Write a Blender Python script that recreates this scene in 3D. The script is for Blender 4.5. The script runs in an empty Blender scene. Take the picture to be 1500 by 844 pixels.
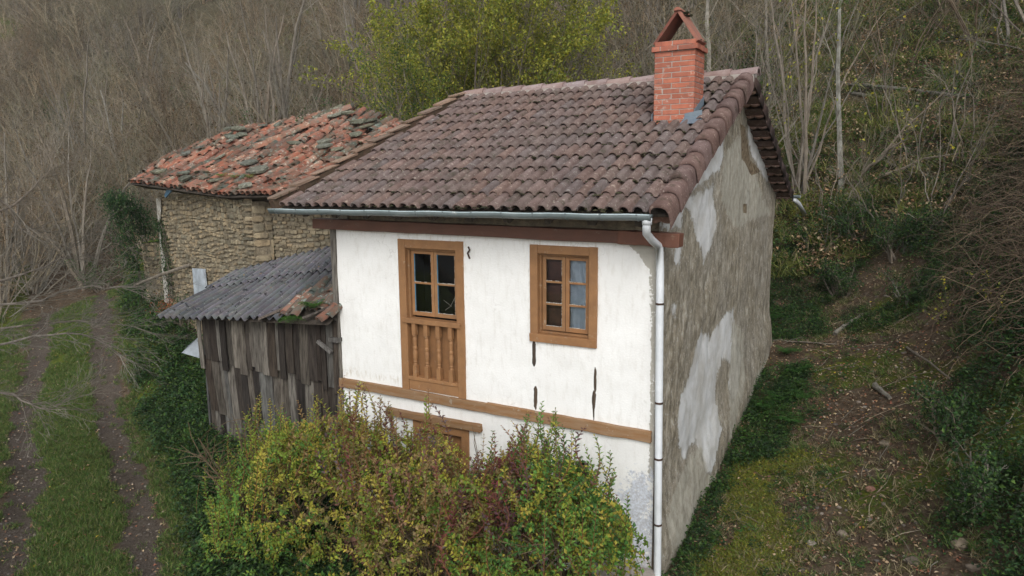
import bpy, math, random
import numpy as np
from mathutils import Vector, Matrix, Euler
random.seed(7); RNG = np.random.default_rng(11)
PI = math.pi
scene = bpy.context.scene
COL = scene.collection
rad = math.radians

# ------------------------------------------------------------------ camera geometry
YAW, PITCH, ROLL, FPX = rad(-29.75), rad(8.96), rad(.505), 1060.0
def cam_axes():
    cy, sy, cp, sp = math.cos(YAW), math.sin(YAW), math.cos(PITCH), math.sin(PITCH)
    fwd = np.array([sy*cp, cy*cp, -sp]); right = np.array([cy, -sy, 0.]); down = np.cross(fwd, right)
    cr, sr = math.cos(ROLL), math.sin(ROLL)
    return np.array([cr*right+sr*down, -sr*right+cr*down, fwd])
M3 = cam_axes()
def ray(px, py): return np.array([(px-750)/FPX, (py-422)/FPX, 1.]) @ M3
CAM = -ray(962, 500)*8.5 + np.array([0, 0, 3.15])
def onY(px, py, y=0.): r = ray(px, py); return CAM + r*((y-CAM[1])/r[1])
def onX(px, py, x=0.): r = ray(px, py); return CAM + r*((x-CAM[0])/r[0])
def at(px, py, d): return CAM + ray(px, py)*d

# ------------------------------------------------------------------ numeric helpers
_tab = RNG.random((256, 256))
def vnoise(x, y):
    x = np.asarray(x, float); y = np.asarray(y, float)
    xi = np.floor(x).astype(int); yi = np.floor(y).astype(int); fx = x-xi; fy = y-yi
    fx = fx*fx*(3-2*fx); fy = fy*fy*(3-2*fy)
    a = _tab[xi & 255, yi & 255]; b = _tab[(xi+1) & 255, yi & 255]; c = _tab[xi & 255, (yi+1) & 255]; d = _tab[(xi+1) & 255, (yi+1) & 255]
    return (a*(1-fx)+b*fx)*(1-fy)+(c*(1-fx)+d*fx)*fy
def fbm(x, y, o=4):
    s = 0; a = .5; t = 0
    for i in range(o):
        s = s + a*vnoise(np.asarray(x)*2**i+17.3*i, np.asarray(y)*2**i+5.1*i); t += a; a *= .5
    return s/t
def rbf(pts):
    P = np.array(pts, float); n = len(P)
    def k(r2): return r2*np.log(np.maximum(r2, 1e-9))*.5
    D = ((P[:, None, :2]-P[None, :, :2])**2).sum(-1)
    A = np.zeros((n+3, n+3)); A[:n, :n] = k(D)+np.eye(n)*.6
    A[:n, n] = 1; A[:n, n+1:] = P[:, :2]; A[n:, :n] = A[:n, n:].T
    b = np.zeros(n+3); b[:n] = P[:, 2]; w = np.linalg.solve(A, b)
    def f(x, y):
        x = np.asarray(x, float); y = np.asarray(y, float); sh = x.shape; xf = x.ravel(); yf = y.ravel(); out = np.empty(xf.shape)
        for i in range(0, len(xf), 20000):
            X = xf[i:i+20000]; Y = yf[i:i+20000]
            K = k((X[:, None]-P[None, :, 0])**2+(Y[:, None]-P[None, :, 1])**2)
            out[i:i+20000] = K@w[:n]+w[n]+X*w[n+1]+Y*w[n+2]
        return out.reshape(sh)
    return f
def sdf(P, poly):
    poly = np.array(poly, float); d = np.full(len(P), 1e9); ins = np.zeros(len(P), bool); n = len(poly)
    for i in range(n):
        a = poly[i]; b = poly[(i+1) % n]; e = b-a; w = P-a
        t = np.clip((w@e)/(e@e), 0, 1); q = w-t[:, None]*e; d = np.minimum(d, (q**2).sum(1))
        c = ((a[1] > P[:, 1]) != (b[1] > P[:, 1])) & (P[:, 0] < (b[0]-a[0])*(P[:, 1]-a[1])/((b[1]-a[1]) or 1e-9)+a[0])
        ins ^= c
    d = np.sqrt(d); return np.where(ins, -d, d)
def polyline_dist(x, y, pts):
    pts = np.array(pts, float); d = np.full(np.shape(x), 1e9)
    for a, b in zip(pts[:-1], pts[1:]):
        e = b-a; t = np.clip(((x-a[0])*e[0]+(y-a[1])*e[1])/(e@e), 0, 1)
        d = np.minimum(d, np.hypot(x-a[0]-t*e[0], y-a[1]-t*e[1]))
    return d
def sstep(a, b, x):
    t = np.clip((x-a)/(b-a), 0, 1); return t*t*(3-2*t)

# ------------------------------------------------------------------ object helpers
ORG = {}
class MB:
    def __init__(s): s.v = []; s.f = []; s.c = []
    def add(s, vs, fs, tint=(1, 1, 1)):
        o = len(s.v); s.v.extend([tuple(map(float, v)) for v in vs]); s.f.extend([tuple(i+o for i in f) for f in fs])
        if isinstance(tint, list): s.c.extend(tint)
        else: s.c.extend([tint]*len(vs))
    def box(s, a, b, tint=(1, 1, 1), j=0):
        x0, y0, z0 = a; x1, y1, z1 = b
        vs = [(x0, y0, z0), (x1, y0, z0), (x1, y1, z0), (x0, y1, z0), (x0, y0, z1), (x1, y0, z1), (x1, y1, z1), (x0, y1, z1)]
        if j: vs = [tuple(c+random.uniform(-j, j) for c in v) for v in vs]
        s.add(vs, [(0, 3, 2, 1), (4, 5, 6, 7), (0, 1, 5, 4), (1, 2, 6, 5), (2, 3, 7, 6), (3, 0, 4, 7)], tint)
    def obox(s, p, q, w, h, tint=(1, 1, 1), up=(0, 0, 1), j=0):      # beam from p to q
        p = Vector(p); q = Vector(q); d = (q-p).normalized(); u = Vector(up); sd = d.cross(u).normalized(); u = sd.cross(d).normalized()
        vs = []
        for c in (p, q):
            for a, b in ((-1, -1), (1, -1), (1, 1), (-1, 1)):
                vs.append(c+sd*(a*w/2)+u*(b*h/2)+Vector([random.uniform(-j, j) for _ in range(3)]))
        s.add(vs, [(0, 1, 2, 3), (7, 6, 5, 4), (0, 4, 5, 1), (1, 5, 6, 2), (2, 6, 7, 3), (3, 7, 4, 0)], tint)
    def tube(s, pts, r, n=6, tint=(1, 1, 1), cap=True):
        pts = [Vector(p) for p in pts]; m = len(pts)
        if not hasattr(r, '__len__'): r = [r]*m
        vs = []; prev = None
        for i, p in enumerate(pts):
            d = (pts[min(i+1, m-1)]-pts[max(i-1, 0)])
            d = d.normalized() if d.length > 1e-9 else Vector((0, 0, 1))
            if prev is None: a = d.orthogonal().normalized()
            else:
                a = prev-d*prev.dot(d); a = a.normalized() if a.length > 1e-6 else d.orthogonal().normalized()
            prev = a; b = d.cross(a)
            for k in range(n):
                t = 2*PI*k/n; vs.append(p+(a*math.cos(t)+b*math.sin(t))*r[i])
        fs = [(i*n+k, i*n+(k+1) % n, (i+1)*n+(k+1) % n, (i+1)*n+k) for i in range(m-1) for k in range(n)]
        if cap: fs += [tuple(range(n-1, -1, -1)), tuple((m-1)*n+k for k in range(n))]
        s.add(vs, fs, tint)
    def lathe(s, base, prof, n=12, tint=(1, 1, 1)):
        m = len(prof); vs = [(base[0]+r*math.cos(2*PI*k/n), base[1]+r*math.sin(2*PI*k/n), base[2]+z) for r, z in prof for k in range(n)]
        fs = [(i*n+k, i*n+(k+1) % n, (i+1)*n+(k+1) % n, (i+1)*n+k) for i in range(m-1) for k in range(n)]
        s.add(vs, fs, tint)
    def grid(s, P, tint=None, flip=False):      # P [n,m,3]
        n, m = P.shape[:2]; o = len(s.v)
        s.v.extend(map(tuple, P.reshape(-1, 3).tolist()))
        fs = [(o+i*m+j, o+(i+1)*m+j, o+(i+1)*m+j+1, o+i*m+j+1) for i in range(n-1) for j in range(m-1)]
        if flip: fs = [f[::-1] for f in fs]
        s.f.extend(fs); s.c.extend([tint or (1, 1, 1)]*(n*m))
    def build(s, name, mat, parent=None, smooth=False, bevel=0, label=None, data_only=False):
        me = bpy.data.meshes.new(name)
        o = np.array(ORG.get(parent.name, (0, 0, 0))) if parent is not None else np.zeros(3)
        V = np.array(s.v, dtype=float).reshape(-1, 3)-o
        me.from_pydata(V.tolist(), [], s.f); 
        a = me.color_attributes.new('tint', 'FLOAT_COLOR', 'POINT')
        c = np.ones((len(s.v), 4), dtype=np.float32)
        if len(s.c): c[:, :3] = np.array([t[:3] for t in s.c])
        a.data.foreach_set('color', c.ravel())
        if smooth: me.polygons.foreach_set('use_smooth', [True]*len(me.polygons))
        for mm in (mat if isinstance(mat, list) else [mat]): me.materials.append(mm)
        me.update()
        ob = bpy.data.objects.new(name, me)
        if data_only: return ob
        COL.objects.link(ob)
        if parent is not None: ob.parent = parent; ORG[ob.name] = tuple(o)
        if bevel:
            b = ob.modifiers.new('bevel', 'BEVEL'); b.width = bevel; b.segments = 2; b.limit_method = 'ANGLE'; b.angle_limit = rad(40)
        if label: ob['label'] = label
        return ob
def tag(o, label=None, cat=None, group=None, kind=None):
    if label: o['label'] = label
    if cat: o['category'] = cat
    if group: o['group'] = group
    if kind: o['kind'] = kind
    return o
def thing(name, loc, label, cat, group=None):
    o = bpy.data.objects.new(name, None); COL.objects.link(o); o.location = loc; o.empty_display_size = .2
    ORG[o.name] = tuple(loc); return tag(o, label, cat, group)

# ------------------------------------------------------------------ materials
class NT:
    def __init__(s, name):
        s.m = bpy.data.materials.new(name); s.m.use_nodes = True; s.t = s.m.node_tree; s.n = s.t.nodes; s.l = s.t.links
        s.b = s.n['Principled BSDF']; s.out = s.n['Material Output']
        s.geo = s.n.new('ShaderNodeNewGeometry').outputs['Position']
    def link(s, a, b): s.l.new(a, b)
    def pos(s, scale=(1, 1, 1), rot=(0, 0, 0)):
        m = s.n.new('ShaderNodeMapping'); m.inputs['Scale'].default_value = scale; m.inputs['Rotation'].default_value = rot; s.link(s.geo, m.inputs['Vector']); return m.outputs[0]
    def noise(s, scale, detail=4, rough=.6, vec=None, dist=0):
        n = s.n.new('ShaderNodeTexNoise'); n.inputs['Scale'].default_value = scale; n.inputs['Detail'].default_value = detail; n.inputs['Roughness'].default_value = rough; n.inputs['Distortion'].default_value = dist
        s.link(vec if vec is not None else s.geo, n.inputs['Vector']); return n.outputs['Fac']
    def voro(s, scale, vec=None, feat='F1', out='Distance'):
        n = s.n.new('ShaderNodeTexVoronoi'); n.feature = feat; n.inputs['Scale'].default_value = scale; s.link(vec if vec is not None else s.geo, n.inputs['Vector']); return n.outputs[out]
    def ramp(s, fac, stops):
        r = s.n.new('ShaderNodeValToRGB'); e = r.color_ramp.elements
        while len(e) < len(stops): e.new(.5)
        for i, (p, c) in enumerate(stops):
            e[i].position = p; e[i].color = (c[0], c[1], c[2], 1) if hasattr(c, '__len__') else (c, c, c, 1)
        s.link(fac, r.inputs[0]); return r.outputs[0]
    def mix(s, f, a, b, mode='MIX'):
        m = s.n.new('ShaderNodeMix'); m.data_type = 'RGBA'; m.blend_type = mode; m.clamp_factor = True
        for v, sock in ((f, m.inputs[0]), (a, m.inputs[6]), (b, m.inputs[7])):
            if isinstance(v, (int, float)): sock.default_value = v
            elif hasattr(v, '__len__'): sock.default_value = (*v[:3], 1)
            else: s.link(v, sock)
        return m.outputs[2]
    def math(s, op, a, b=0, c=0):
        m = s.n.new('ShaderNodeMath'); m.operation = op
        for v, sock in zip((a, b, c), m.inputs):
            if isinstance(v, (int, float)): sock.default_value = v
            else: s.link(v, sock)
        return m.outputs[0]
    def attr(s, name, out='Color'):
        a = s.n.new('ShaderNodeAttribute'); a.attribute_name = name; return a.outputs[out]
    def sep(s, c):
        n = s.n.new('ShaderNodeSeparateColor'); s.link(c, n.inputs[0]); return n.outputs
    def bump(s, h, strength=.5, dist=.02):
        b = s.n.new('ShaderNodeBump'); b.inputs['Strength'].default_value = strength; b.inputs['Distance'].default_value = dist; s.link(h, b.inputs['Height']); s.link(b.outputs[0], s.b.inputs['Normal'])
    def fin(s, col, rough=.85, spec=.25, metal=0):
        if hasattr(col, '__len__'): s.b.inputs['Base Color'].default_value = (*col, 1)
        else: s.link(col, s.b.inputs['Base Color'])
        if isinstance(rough, (int, float)): s.b.inputs['Roughness'].default_value = rough
        else: s.link(rough, s.b.inputs['Roughness'])
        s.b.inputs['Specular IOR Level'].default_value = spec; s.b.inputs['Metallic'].default_value = metal
        return s.m
def mottled(name, a, b, scale=6, bump=.4, dist=.01, rough=.85, vecscale=(1, 1, 1), tint=True, lo=.35, hi=.65, detail=6, spots=None, spec=.25, metal=0):
    t = NT(name); v = t.pos(vecscale); n = t.noise(scale, detail, .65, v)
    c = t.mix(t.ramp(n, [(lo, 0), (hi, 1)]), a, b)
    if spots:
        for (sc, thr, w, col) in spots:
            c = t.mix(t.ramp(t.noise(sc, 5, .65), [(thr, 0), (thr+w, 1)]), c, col)
    if tint: c = t.mix(1., c, t.attr('tint'), 'MULTIPLY')
    if bump: t.bump(t.noise(scale*3, 6, .7, v), bump, dist)
    return t.fin(c, rough, spec, metal)
def leafmat(name, base=(1, 1, 1), trans=.35, rough=.55):
    t = NT(name); c = t.mix(1., t.attr('tint'), base, 'MULTIPLY')
    c = t.mix(.35, c, t.mix(1., c, t.ramp(t.noise(90, 2), [(.3, .55), (.7, 1.3)]), 'MULTIPLY'))
    t.fin(c, rough, .3)
    tr = t.n.new('ShaderNodeBsdfTranslucent'); t.link(c, tr.inputs[0]); mx = t.n.new('ShaderNodeMixShader'); mx.inputs[0].default_value = trans
    t.link(t.b.outputs[0], mx.inputs[1]); t.link(tr.outputs[0], mx.inputs[2]); t.link(mx.outputs[0], t.out.inputs[0]); return t.m

M = {}
# whitewash with scuffs, hairline dirt
def m_white():
    t = NT('whitewash'); a = t.sep(t.attr('mask'))
    c = t.mix(t.ramp(t.noise(1.3, 5, .6), [(.4, 0), (.75, 1)]), (.86, .86, .84), (.78, .775, .75))
    st = t.noise(3, 6, .7, t.pos((5, 5, 1.2)))
    c = t.mix(t.math('MULTIPLY', t.ramp(st, [(.5, 0), (.72, 1)]), .4), c, (.6, .575, .52))
    c = t.mix(t.math('MULTIPLY', t.ramp(t.noise(14, 6, .75), [(.6, 0), (.68, 1)]), .35), c, (.55, .53, .48))
    ck = t.voro(1.6, t.pos((1, 1, .7)), 'DISTANCE_TO_EDGE'); wob = t.n.new('ShaderNodeVectorMath'); wob.operation = 'ADD'; nz = t.n.new('ShaderNodeTexNoise'); nz.inputs['Scale'].default_value = 3; nz.inputs['Detail'].default_value = 6; t.link(t.geo, nz.inputs['Vector']); t.link(nz.outputs['Color'], wob.inputs[0]); t.link(t.geo, wob.inputs[1]); ck = t.voro(1.1, wob.outputs[0], 'DISTANCE_TO_EDGE')
    c = t.mix(t.math('MULTIPLY', t.math('MULTIPLY', t.ramp(ck, [(.0, 1), (.006, 0)]), t.ramp(t.noise(1.1, 3), [(.5, 0), (.6, 1)])), .45), c, (.4, .38, .34))
    ed = t.math('ADD', a[0], t.math('MULTIPLY', t.math('SUBTRACT', t.noise(22, 5, .7), .5), .9))
    c = t.mix(t.ramp(ed, [(.5, 0), (.54, 1)]), c, t.mix(t.noise(12), (.5, .48, .43), (.36, .34, .29)))
    ed2 = t.math('ADD', a[1], t.math('MULTIPLY', t.math('SUBTRACT', t.noise(9, 8, .78), .5), 2.4))
    c = t.mix(t.ramp(ed2, [(.48, 0), (.62, 1)]), c, t.mix(t.ramp(t.noise(30, 4), [(.4, 0), (.6, 1)]), (.64, .68, .75), (.48, .49, .52)))
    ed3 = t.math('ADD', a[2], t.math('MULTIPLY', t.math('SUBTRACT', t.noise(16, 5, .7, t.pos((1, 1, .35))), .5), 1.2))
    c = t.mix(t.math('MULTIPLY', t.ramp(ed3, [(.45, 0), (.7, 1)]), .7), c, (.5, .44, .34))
    h = t.mix(.5, t.noise(5, 6, .6), t.noise(40, 5, .6)); t.bump(h, .35, .02)
    return t.fin(c, .9, .15)
def m_side():
    t = NT('weathered_render'); a = t.sep(t.attr('mask'))
    sv = t.pos((7, 7, 3.4)); n1 = t.noise(1, 8, .72, sv); n2 = t.noise(.7, 6, .65)
    base = t.ramp(n1, [(.3, (.10, .085, .06)), (.43, (.20, .175, .13)), (.55, (.34, .30, .23)), (.68, (.54, .51, .44))])
    base = t.mix(t.ramp(n2, [(.4, 0), (.62, .8)]), base, t.ramp(n1, [(.35, (.19, .17, .135)), (.65, (.38, .355, .305))]))
    base = t.mix(t.math('MULTIPLY', t.ramp(t.noise(26, 5, .8, t.pos((1, 1, .5))), [(.57, 0), (.63, 1)]), .75), base, (.62, .61, .58))
    base = t.mix(t.math('MULTIPLY', t.ramp(t.noise(1.9, 6, .7), [(.5, 0), (.68, .8)]), .7), base, (.2, .17, .125))
    base = t.mix(t.math('MULTIPLY', t.ramp(t.noise(17, 5, .8, t.pos((1, 1, .6))), [(.38, 1), (.43, 0)]), .7), base, (.1, .085, .065))
    sm = t.mix(t.ramp(t.noise(2.2, 5, .65), [(.4, 0), (.65, 1)]), (.62, .63, .63), (.48, .47, .44))
    sm = t.mix(t.math('MULTIPLY', t.ramp(t.noise(20, 6, .8), [(.58, 0), (.66, 1)]), .4), sm, (.3, .28, .24))
    e = t.math('ADD', t.math('ADD', a[0], t.math('MULTIPLY', t.math('SUBTRACT', t.noise(7.5, 9, .85), .5), 2.4)), t.math('MULTIPLY', t.math('SUBTRACT', t.noise(1.6, 3, .6), .5), .6))
    c = t.mix(t.ramp(e, [(.34, 0), (.5, .45)]), base, (.42, .39, .33)); c = t.mix(t.ramp(e, [(.47, 0), (.62, 1)]), c, sm)
    e2 = t.math('ADD', a[1], t.math('MULTIPLY', t.math('SUBTRACT', t.noise(4, 9, .8), .5), 2.2))
    c = t.mix(t.ramp(e2, [(.48, 0), (.58, .85)]), c, t.ramp(t.noise(9, 7, .75, t.pos((1, 1, .6))), [(.35, (.27, .25, .2)), (.6, (.47, .45, .385))]))
    e3 = t.math('ADD', a[2], t.math('MULTIPLY', t.math('SUBTRACT', t.noise(14, 6, .75), .5), .8))
    c = t.mix(t.ramp(e3, [(.5, 0), (.54, 1)]), c, t.ramp(t.noise(14, 4), [(.35, (.1, .07, .045)), (.7, (.27, .22, .15))]))
    h = t.math('ADD', t.math('MULTIPLY', t.ramp(e, [(.5, 0), (.53, 1)]), .8), t.math('ADD', n1, t.math('MULTIPLY', t.noise(45, 5, .7), .5)))
    t.bump(h, .7, .022)
    return t.fin(c, .92, .12)
M['white'] = m_white(); M['side'] = m_side()
def m_paintwood(name, a, b, worn):
    t = NT(name); v = t.pos((1, 1, 1)); n = t.noise(5, 6, .7)
    c = t.mix(t.ramp(n, [(.35, 0), (.7, 1)]), a, b)
    c = t.mix(t.math('MULTIPLY', t.ramp(t.noise(11, 7, .8), [(.6, 0), (.68, 1)]), .7), c, worn)
    c = t.mix(1., c, t.attr('tint'), 'MULTIPLY')
    t.bump(t.noise(40, 5, .7), .3, .005); return t.fin(c, .6, .35)
M['ochre'] = m_paintwood('ochre_paint', (.32, .165, .072), (.23, .12, .055), (.42, .34, .25))
M['redbeam'] = m_paintwood('red_brown_paint', (.13, .06, .04), (.10, .05, .035), (.25, .2, .15))
M['oldwood'] = mottled('weathered_wood', (.145, .138, .128), (.04, .036, .033), 3, .7, .012, .85, (9, 9, 1.1), detail=8)
M['beamwood'] = mottled('warm_weathered_beam', (.25, .135, .06), (.29, .2, .125), 2.5, .5, .01, .75, (1.2, 6, 9), spots=[(9, .6, .06, (.34, .29, .23))])
M['darkwood'] = mottled('dark_wood', (.035, .028, .022), (.09, .075, .06), 4, .7, .01, .9, (8, 8, 1))
M['roof'] = mottled('concrete_tile', (.10, .068, .060), (.18, .138, .125), 5, .45, .008, .72, lo=.3, hi=.7, spots=[(18, .60, .05, (.27, .23, .2)), (4, .56, .12, (.075, .06, .045)), (38, .63, .04, (.38, .35, .31)), (26, .64, .03, (.05, .045, .03))])
M['ridge'] = mottled('pink_ridge_tile', (.24, .165, .15), (.32, .25, .235), 6, .45, .008, .8, spots=[(22, .62, .05, (.12, .1, .08)), (8, .62, .06, (.42, .38, .34))])
M['clay'] = mottled('old_clay_tile', (.25, .105, .07), (.19, .13, .1), 7, .5, .01, .85, spots=[(5, .50, .09, (.14, .125, .1)), (13, .57, .06, (.33, .29, .24))])
M['slab'] = mottled('lichened_stone_slab', (.15, .15, .125), (.08, .08, .062), 9, .6, .02, .95, spots=[(14, .55, .06, (.25, .25, .21)), (6, .62, .06, (.11, .11, .065))])
M['stone'] = mottled('sandstone', (.35, .29, .20), (.20, .165, .115), 7, .8, .02, .92, spots=[(3, .56, .12, (.15, .125, .09)), (20, .63, .05, (.4, .36, .27))])
M['mortar'] = mottled('earth_mortar', (.28, .235, .165), (.15, .125, .09), 12, .8, .02, .95)
M['mortarw'] = mottled('grey_mortar', (.33, .29, .26), (.42, .38, .34), 16, .6, .01, .95)
M['brick'] = mottled('brick', (.44, .16, .10), (.34, .115, .075), 9, .35, .004, .85, spots=[(16, .60, .06, (.46, .30, .24)), (5, .58, .12, (.22, .12, .09)), (30, .64, .05, (.2, .1, .08))])
M['capred'] = mottled('red_fired_cap', (.24, .08, .055), (.17, .07, .05), 8, .4, .006, .8, spots=[(12, .6, .06, (.1, .09, .05))])
M['fibre'] = mottled('fibre_cement', (.09, .09, .093), (.18, .178, .172), 3, .4, .006, .8, (1, .35, 1), spots=[(11, .58, .05, (.035, .036, .035)), (5, .66, .03, (.26, .19, .09)), (26, .62, .05, (.3, .3, .28))])
M['zinc'] = mottled('painted_gutter', (.15, .185, .19), (.2, .235, .24), 4, .1, .003, .42, spec=.5, spots=[(9, .66, .06, (.3, .32, .31))])
M['lead'] = mottled('lead_flashing', (.12, .16, .2), (.18, .22, .25), 6, .2, .004, .5, spec=.5)
M['pvc'] = mottled('white_plastic', (.74, .77, .8), (.62, .65, .67), 5, .05, .002, .4, spec=.5, spots=[(7, .66, .08, (.5, .5, .46))])
M['iron'] = mottled('rusty_iron', (.08, .04, .025), (.04, .03, .025), 20, .3, .003, .8)
M['moss'] = mottled('moss', (.03, .035, .014), (.055, .045, .026), 30, .8, .01, 1.)
M['mossg'] = mottled('bright_moss', (.08, .13, .02), (.12, .16, .03), 30, .8, .01, 1.)
M['bark'] = mottled('grey_bark', (.23, .2, .16), (.12, .1, .08), 5, .5, .01, .9, (3, 3, 1))
M['barkpale'] = mottled('pale_bark', (.24, .225, .19), (.11, .1, .08), 4, .5, .01, .9, (2, 2, 1.5), spots=[(5, .62, .05, (.08, .09, .04))])
M['twig'] = mottled('twig', (.25, .222, .178), (.155, .14, .108), 3, 0, rough=.9)
M['stem'] = mottled('shrub_stem', (.13, .085, .05), (.09, .075, .045), 6, 0, rough=.8)
M['leaf'] = leafmat('leaf', trans=.42); M['dryleaf'] = leafmat('dry_leaf', trans=.15, rough=.8); M['grass'] = leafmat('grass_blade', trans=.3, rough=.6)
M['curtain'] = mottled('net_curtain', (.55, .6, .66), (.42, .48, .56), 6, .5, .02, .9)
M['plastic'] = mottled('pale_plastic_sheet', (.46, .51, .56), (.28, .31, .34), 5, .3, .01, .5)
M['blueplastic'] = mottled('blue_plastic', (.05, .12, .2), (.09, .17, .25), 9, .3, .01, .45)
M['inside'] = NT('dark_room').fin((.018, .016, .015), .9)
M['bluepaint'] = mottled('blue_paint', (.06, .17, .26), (.12, .26, .36), 12, .2, .003, .6)
M['putty'] = mottled('flaking_putty', (.5, .49, .46), (.3, .27, .22), 30, .4, .003, .8)
def m_glass():
    t = NT('window_glass'); t.n.remove(t.b)
    g = t.n.new('ShaderNodeBsdfGlossy'); g.inputs['Roughness'].default_value = .03; g.inputs[0].default_value = (.9, .93, .95, 1)
    tr = t.n.new('ShaderNodeBsdfTransparent'); tr.inputs[0].default_value = (.8, .84, .86, 1); f = t.n.new('ShaderNodeFresnel'); f.inputs[0].default_value = 1.5
    mx = t.n.new('ShaderNodeMixShader'); t.link(t.math('ADD', f.outputs[0], .02), mx.inputs[0]); t.link(tr.outputs[0], mx.inputs[1]); t.link(g.outputs[0], mx.inputs[2]); t.link(mx.outputs[0], t.out.inputs[0]); return t.m
M['glass'] = m_glass()
def m_ground():
    t = NT('ground_soil'); a = t.sep(t.attr('mask')); n1 = t.noise(1.1, 7, .7); n2 = t.noise(9, 7, .75); n3 = t.noise(42, 5, .75)
    soil = t.ramp(n2, [(.3, (.04, .028, .018)), (.5, (.10, .072, .048)), (.68, (.18, .14, .098))])
    hill = t.ramp(n1, [(.32, (.05, .047, .025)), (.5, (.09, .077, .045)), (.66, (.13, .1, .06))])
    hill = t.mix(t.ramp(n2, [(.4, 0), (.7, .7)]), hill, (.05, .04, .025))
    c = t.mix(a[2], soil, hill)
    gr = t.ramp(n3, [(.3, (.025, .045, .01)), (.5, (.05, .085, .015)), (.7, (.10, .13, .025))])
    gr = t.mix(t.ramp(n2, [(.4, 0), (.65, .8)]), gr, (.13, .135, .02))
    e = t.math('ADD', a[1], t.math('MULTIPLY', t.math('SUBTRACT', n2, .5), 1.1))
    c = t.mix(t.ramp(e, [(.42, 0), (.62, 1)]), c, gr)
    rut = t.ramp(n3, [(.3, (.04, .03, .024)), (.5, (.085, .068, .055)), (.72, (.17, .145, .12))])
    rut = t.mix(t.ramp(n1, [(.42, 0), (.62, .75)]), rut, t.mix(t.ramp(n2, [(.4, 0), (.6, 1)]), (.05, .037, .028), (.12, .1, .075)))
    e = t.math('ADD', a[0], t.math('MULTIPLY', t.math('SUBTRACT', n2, .5), .9))
    c = t.mix(t.ramp(e, [(.42, 0), (.6, 1)]), c, rut)
    t.bump(t.math('ADD', n2, t.math('MULTIPLY', n3, .5)), .9, .05); return t.fin(c, .95, .1)
M['ground'] = m_ground()

# ------------------------------------------------------------------ terrain
ZP = [(-5.3, -3.4, .15), (-7.2, -4, .1), (-9.5, -2.2, .18), (-12, -.9, .25), (-15, 1., .4), (-21, 4.6, 1.0), (-27, 8, 1.5), (-40, 13, 2.4),
 (-8, -6, 0), (0, -6, -.3), (5, -6, .1), (2.6, -9, -.4), (-12, -8, -.3), (-20, -6, -.6), (-32, -4, -.8), (-18, -2, .1), (-27, 2.5, .9),
 (-5, -.4, -.05), (-2.5, -.6, -.1), (0, -.3, 0), (0, .86, .14), (0, 3.6, .66), (0, 7.3, 1.66), (-5, 7, 1.8), (-5, 3, .8), (-2.5, 3, .5),
 (-8, 0, .5), (-8, 1.5, 1.1), (-9.6, -.1, .25), (-11, 1.3, .6), (-13.4, 2.3, 1.55), (-13.6, 3.4, 2.0), (-12.2, .6, .3), (-14.6, 2.3, .75), (-17, 5, 1.9), (-21, 7.2, 1.7), (-9, 3, 1.8),
 (1.3, 4.4, 1.05), (1.2, 7, 1.75), (1.5, 0, .4), (2.5, .6, .72), (3.7, .8, 1.3), (3, -2, .5), (5, -2, 1.6), (5, 2, 3.4), (6.5, 5, 5.4), (3, 5, 2.0), (4.4, 5, 3.6), (2.2, 7.3, 2.1), (.5, 9.5, 2.2), (3, 9.2, 3.6), (6, 9, 6.4),
 (0, 12.2, 4.1), (-4, 11, 3.4), (-10, 10, 3.2), (-16, 9, 3.2), (-20, 10, 3.2), (-27, 12, 3.4), (0, 16, 6.9), (6, 14, 8.8), (-10, 16, 6.8), (-20, 16, 6.6), (-30, 20, 7.6),
 (0, 25, 12.5), (-15, 28, 13.5), (-35, 32, 14), (10, 25, 15), (20, 10, 15), (0, 45, 25), (-30, 50, 26), (-60, 45, 21), (30, 45, 31), (0, 95, 54), (-60, 95, 55), (60, 95, 58), (-100, 60, 36), (-100, 110, 60), (-110, 0, 6), (-60, 8, 4), (-50, 22, 8), (-110, -50, 0), (60, -50, -2), (0, -50, -6), (32, 0, 14), (60, 20, 30)]
_rb = rbf(ZP)
RUTL = [(-5.9, -5.4), (-7.0, -3.95), (-9.6, -2.35), (-12.2, -1.2), (-15.6, .8), (-21.5, 4.4), (-28, 8.2), (-40, 13.5)]
RUTR = [(-3.9, -4.0), (-5.6, -2.95), (-8.6, -1.35), (-11.2, 0), (-14.6, 1.9), (-20.6, 5.6), (-27.2, 9.5), (-39.5, 14.8)]
MID = [((a[0]+b[0])/2, (a[1]+b[1])/2) for a, b in zip(RUTL, RUTR)]
def hz(x, y):
    x = np.asarray(x, float); y = np.asarray(y, float)
    z = _rb(x, y)
    far = sstep(8, 30, y)
    z = z+(fbm(x*.12, y*.12)-.5)*3.0*far+(fbm(x*1.3+4, y*1.3)-.5)*.16+(fbm(x*5, y*5, 3)-.5)*.05
    dr = np.minimum(polyline_dist(x, y, RUTL), polyline_dist(x, y, RUTR))
    z = z-.07*np.exp(-(dr/.28)**2)
    return z
def hz1(x, y): return float(hz(np.array([x]), np.array([y]))[0])
def hit(px, py, far=160):
    r = ray(px, py); n = 500; t = np.geomspace(5, far, n); P = CAM+r*t[:, None]; d = P[:, 2]-hz(P[:, 0], P[:, 1]); i = int(np.argmax(d < 0))
    if d[i] >= 0: return None
    k = d[i-1]/(d[i-1]-d[i]); return P[i-1]+(P[i]-P[i-1])*k
def lines(lo, hi, a, b, s, g):
    m = list(np.arange(a, b, s)); x = b; st = s; out = m
    while x < hi: out.append(x); st *= g; x += st
    out.append(hi); x = a; st = s; pre = []
    while x > lo: st *= g; x -= st; pre.append(x)
    return np.array(sorted(set(np.round(pre+out, 4))))
MOSS = [tuple(p[:2]) for p in [onY(1, 1)]]
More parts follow.
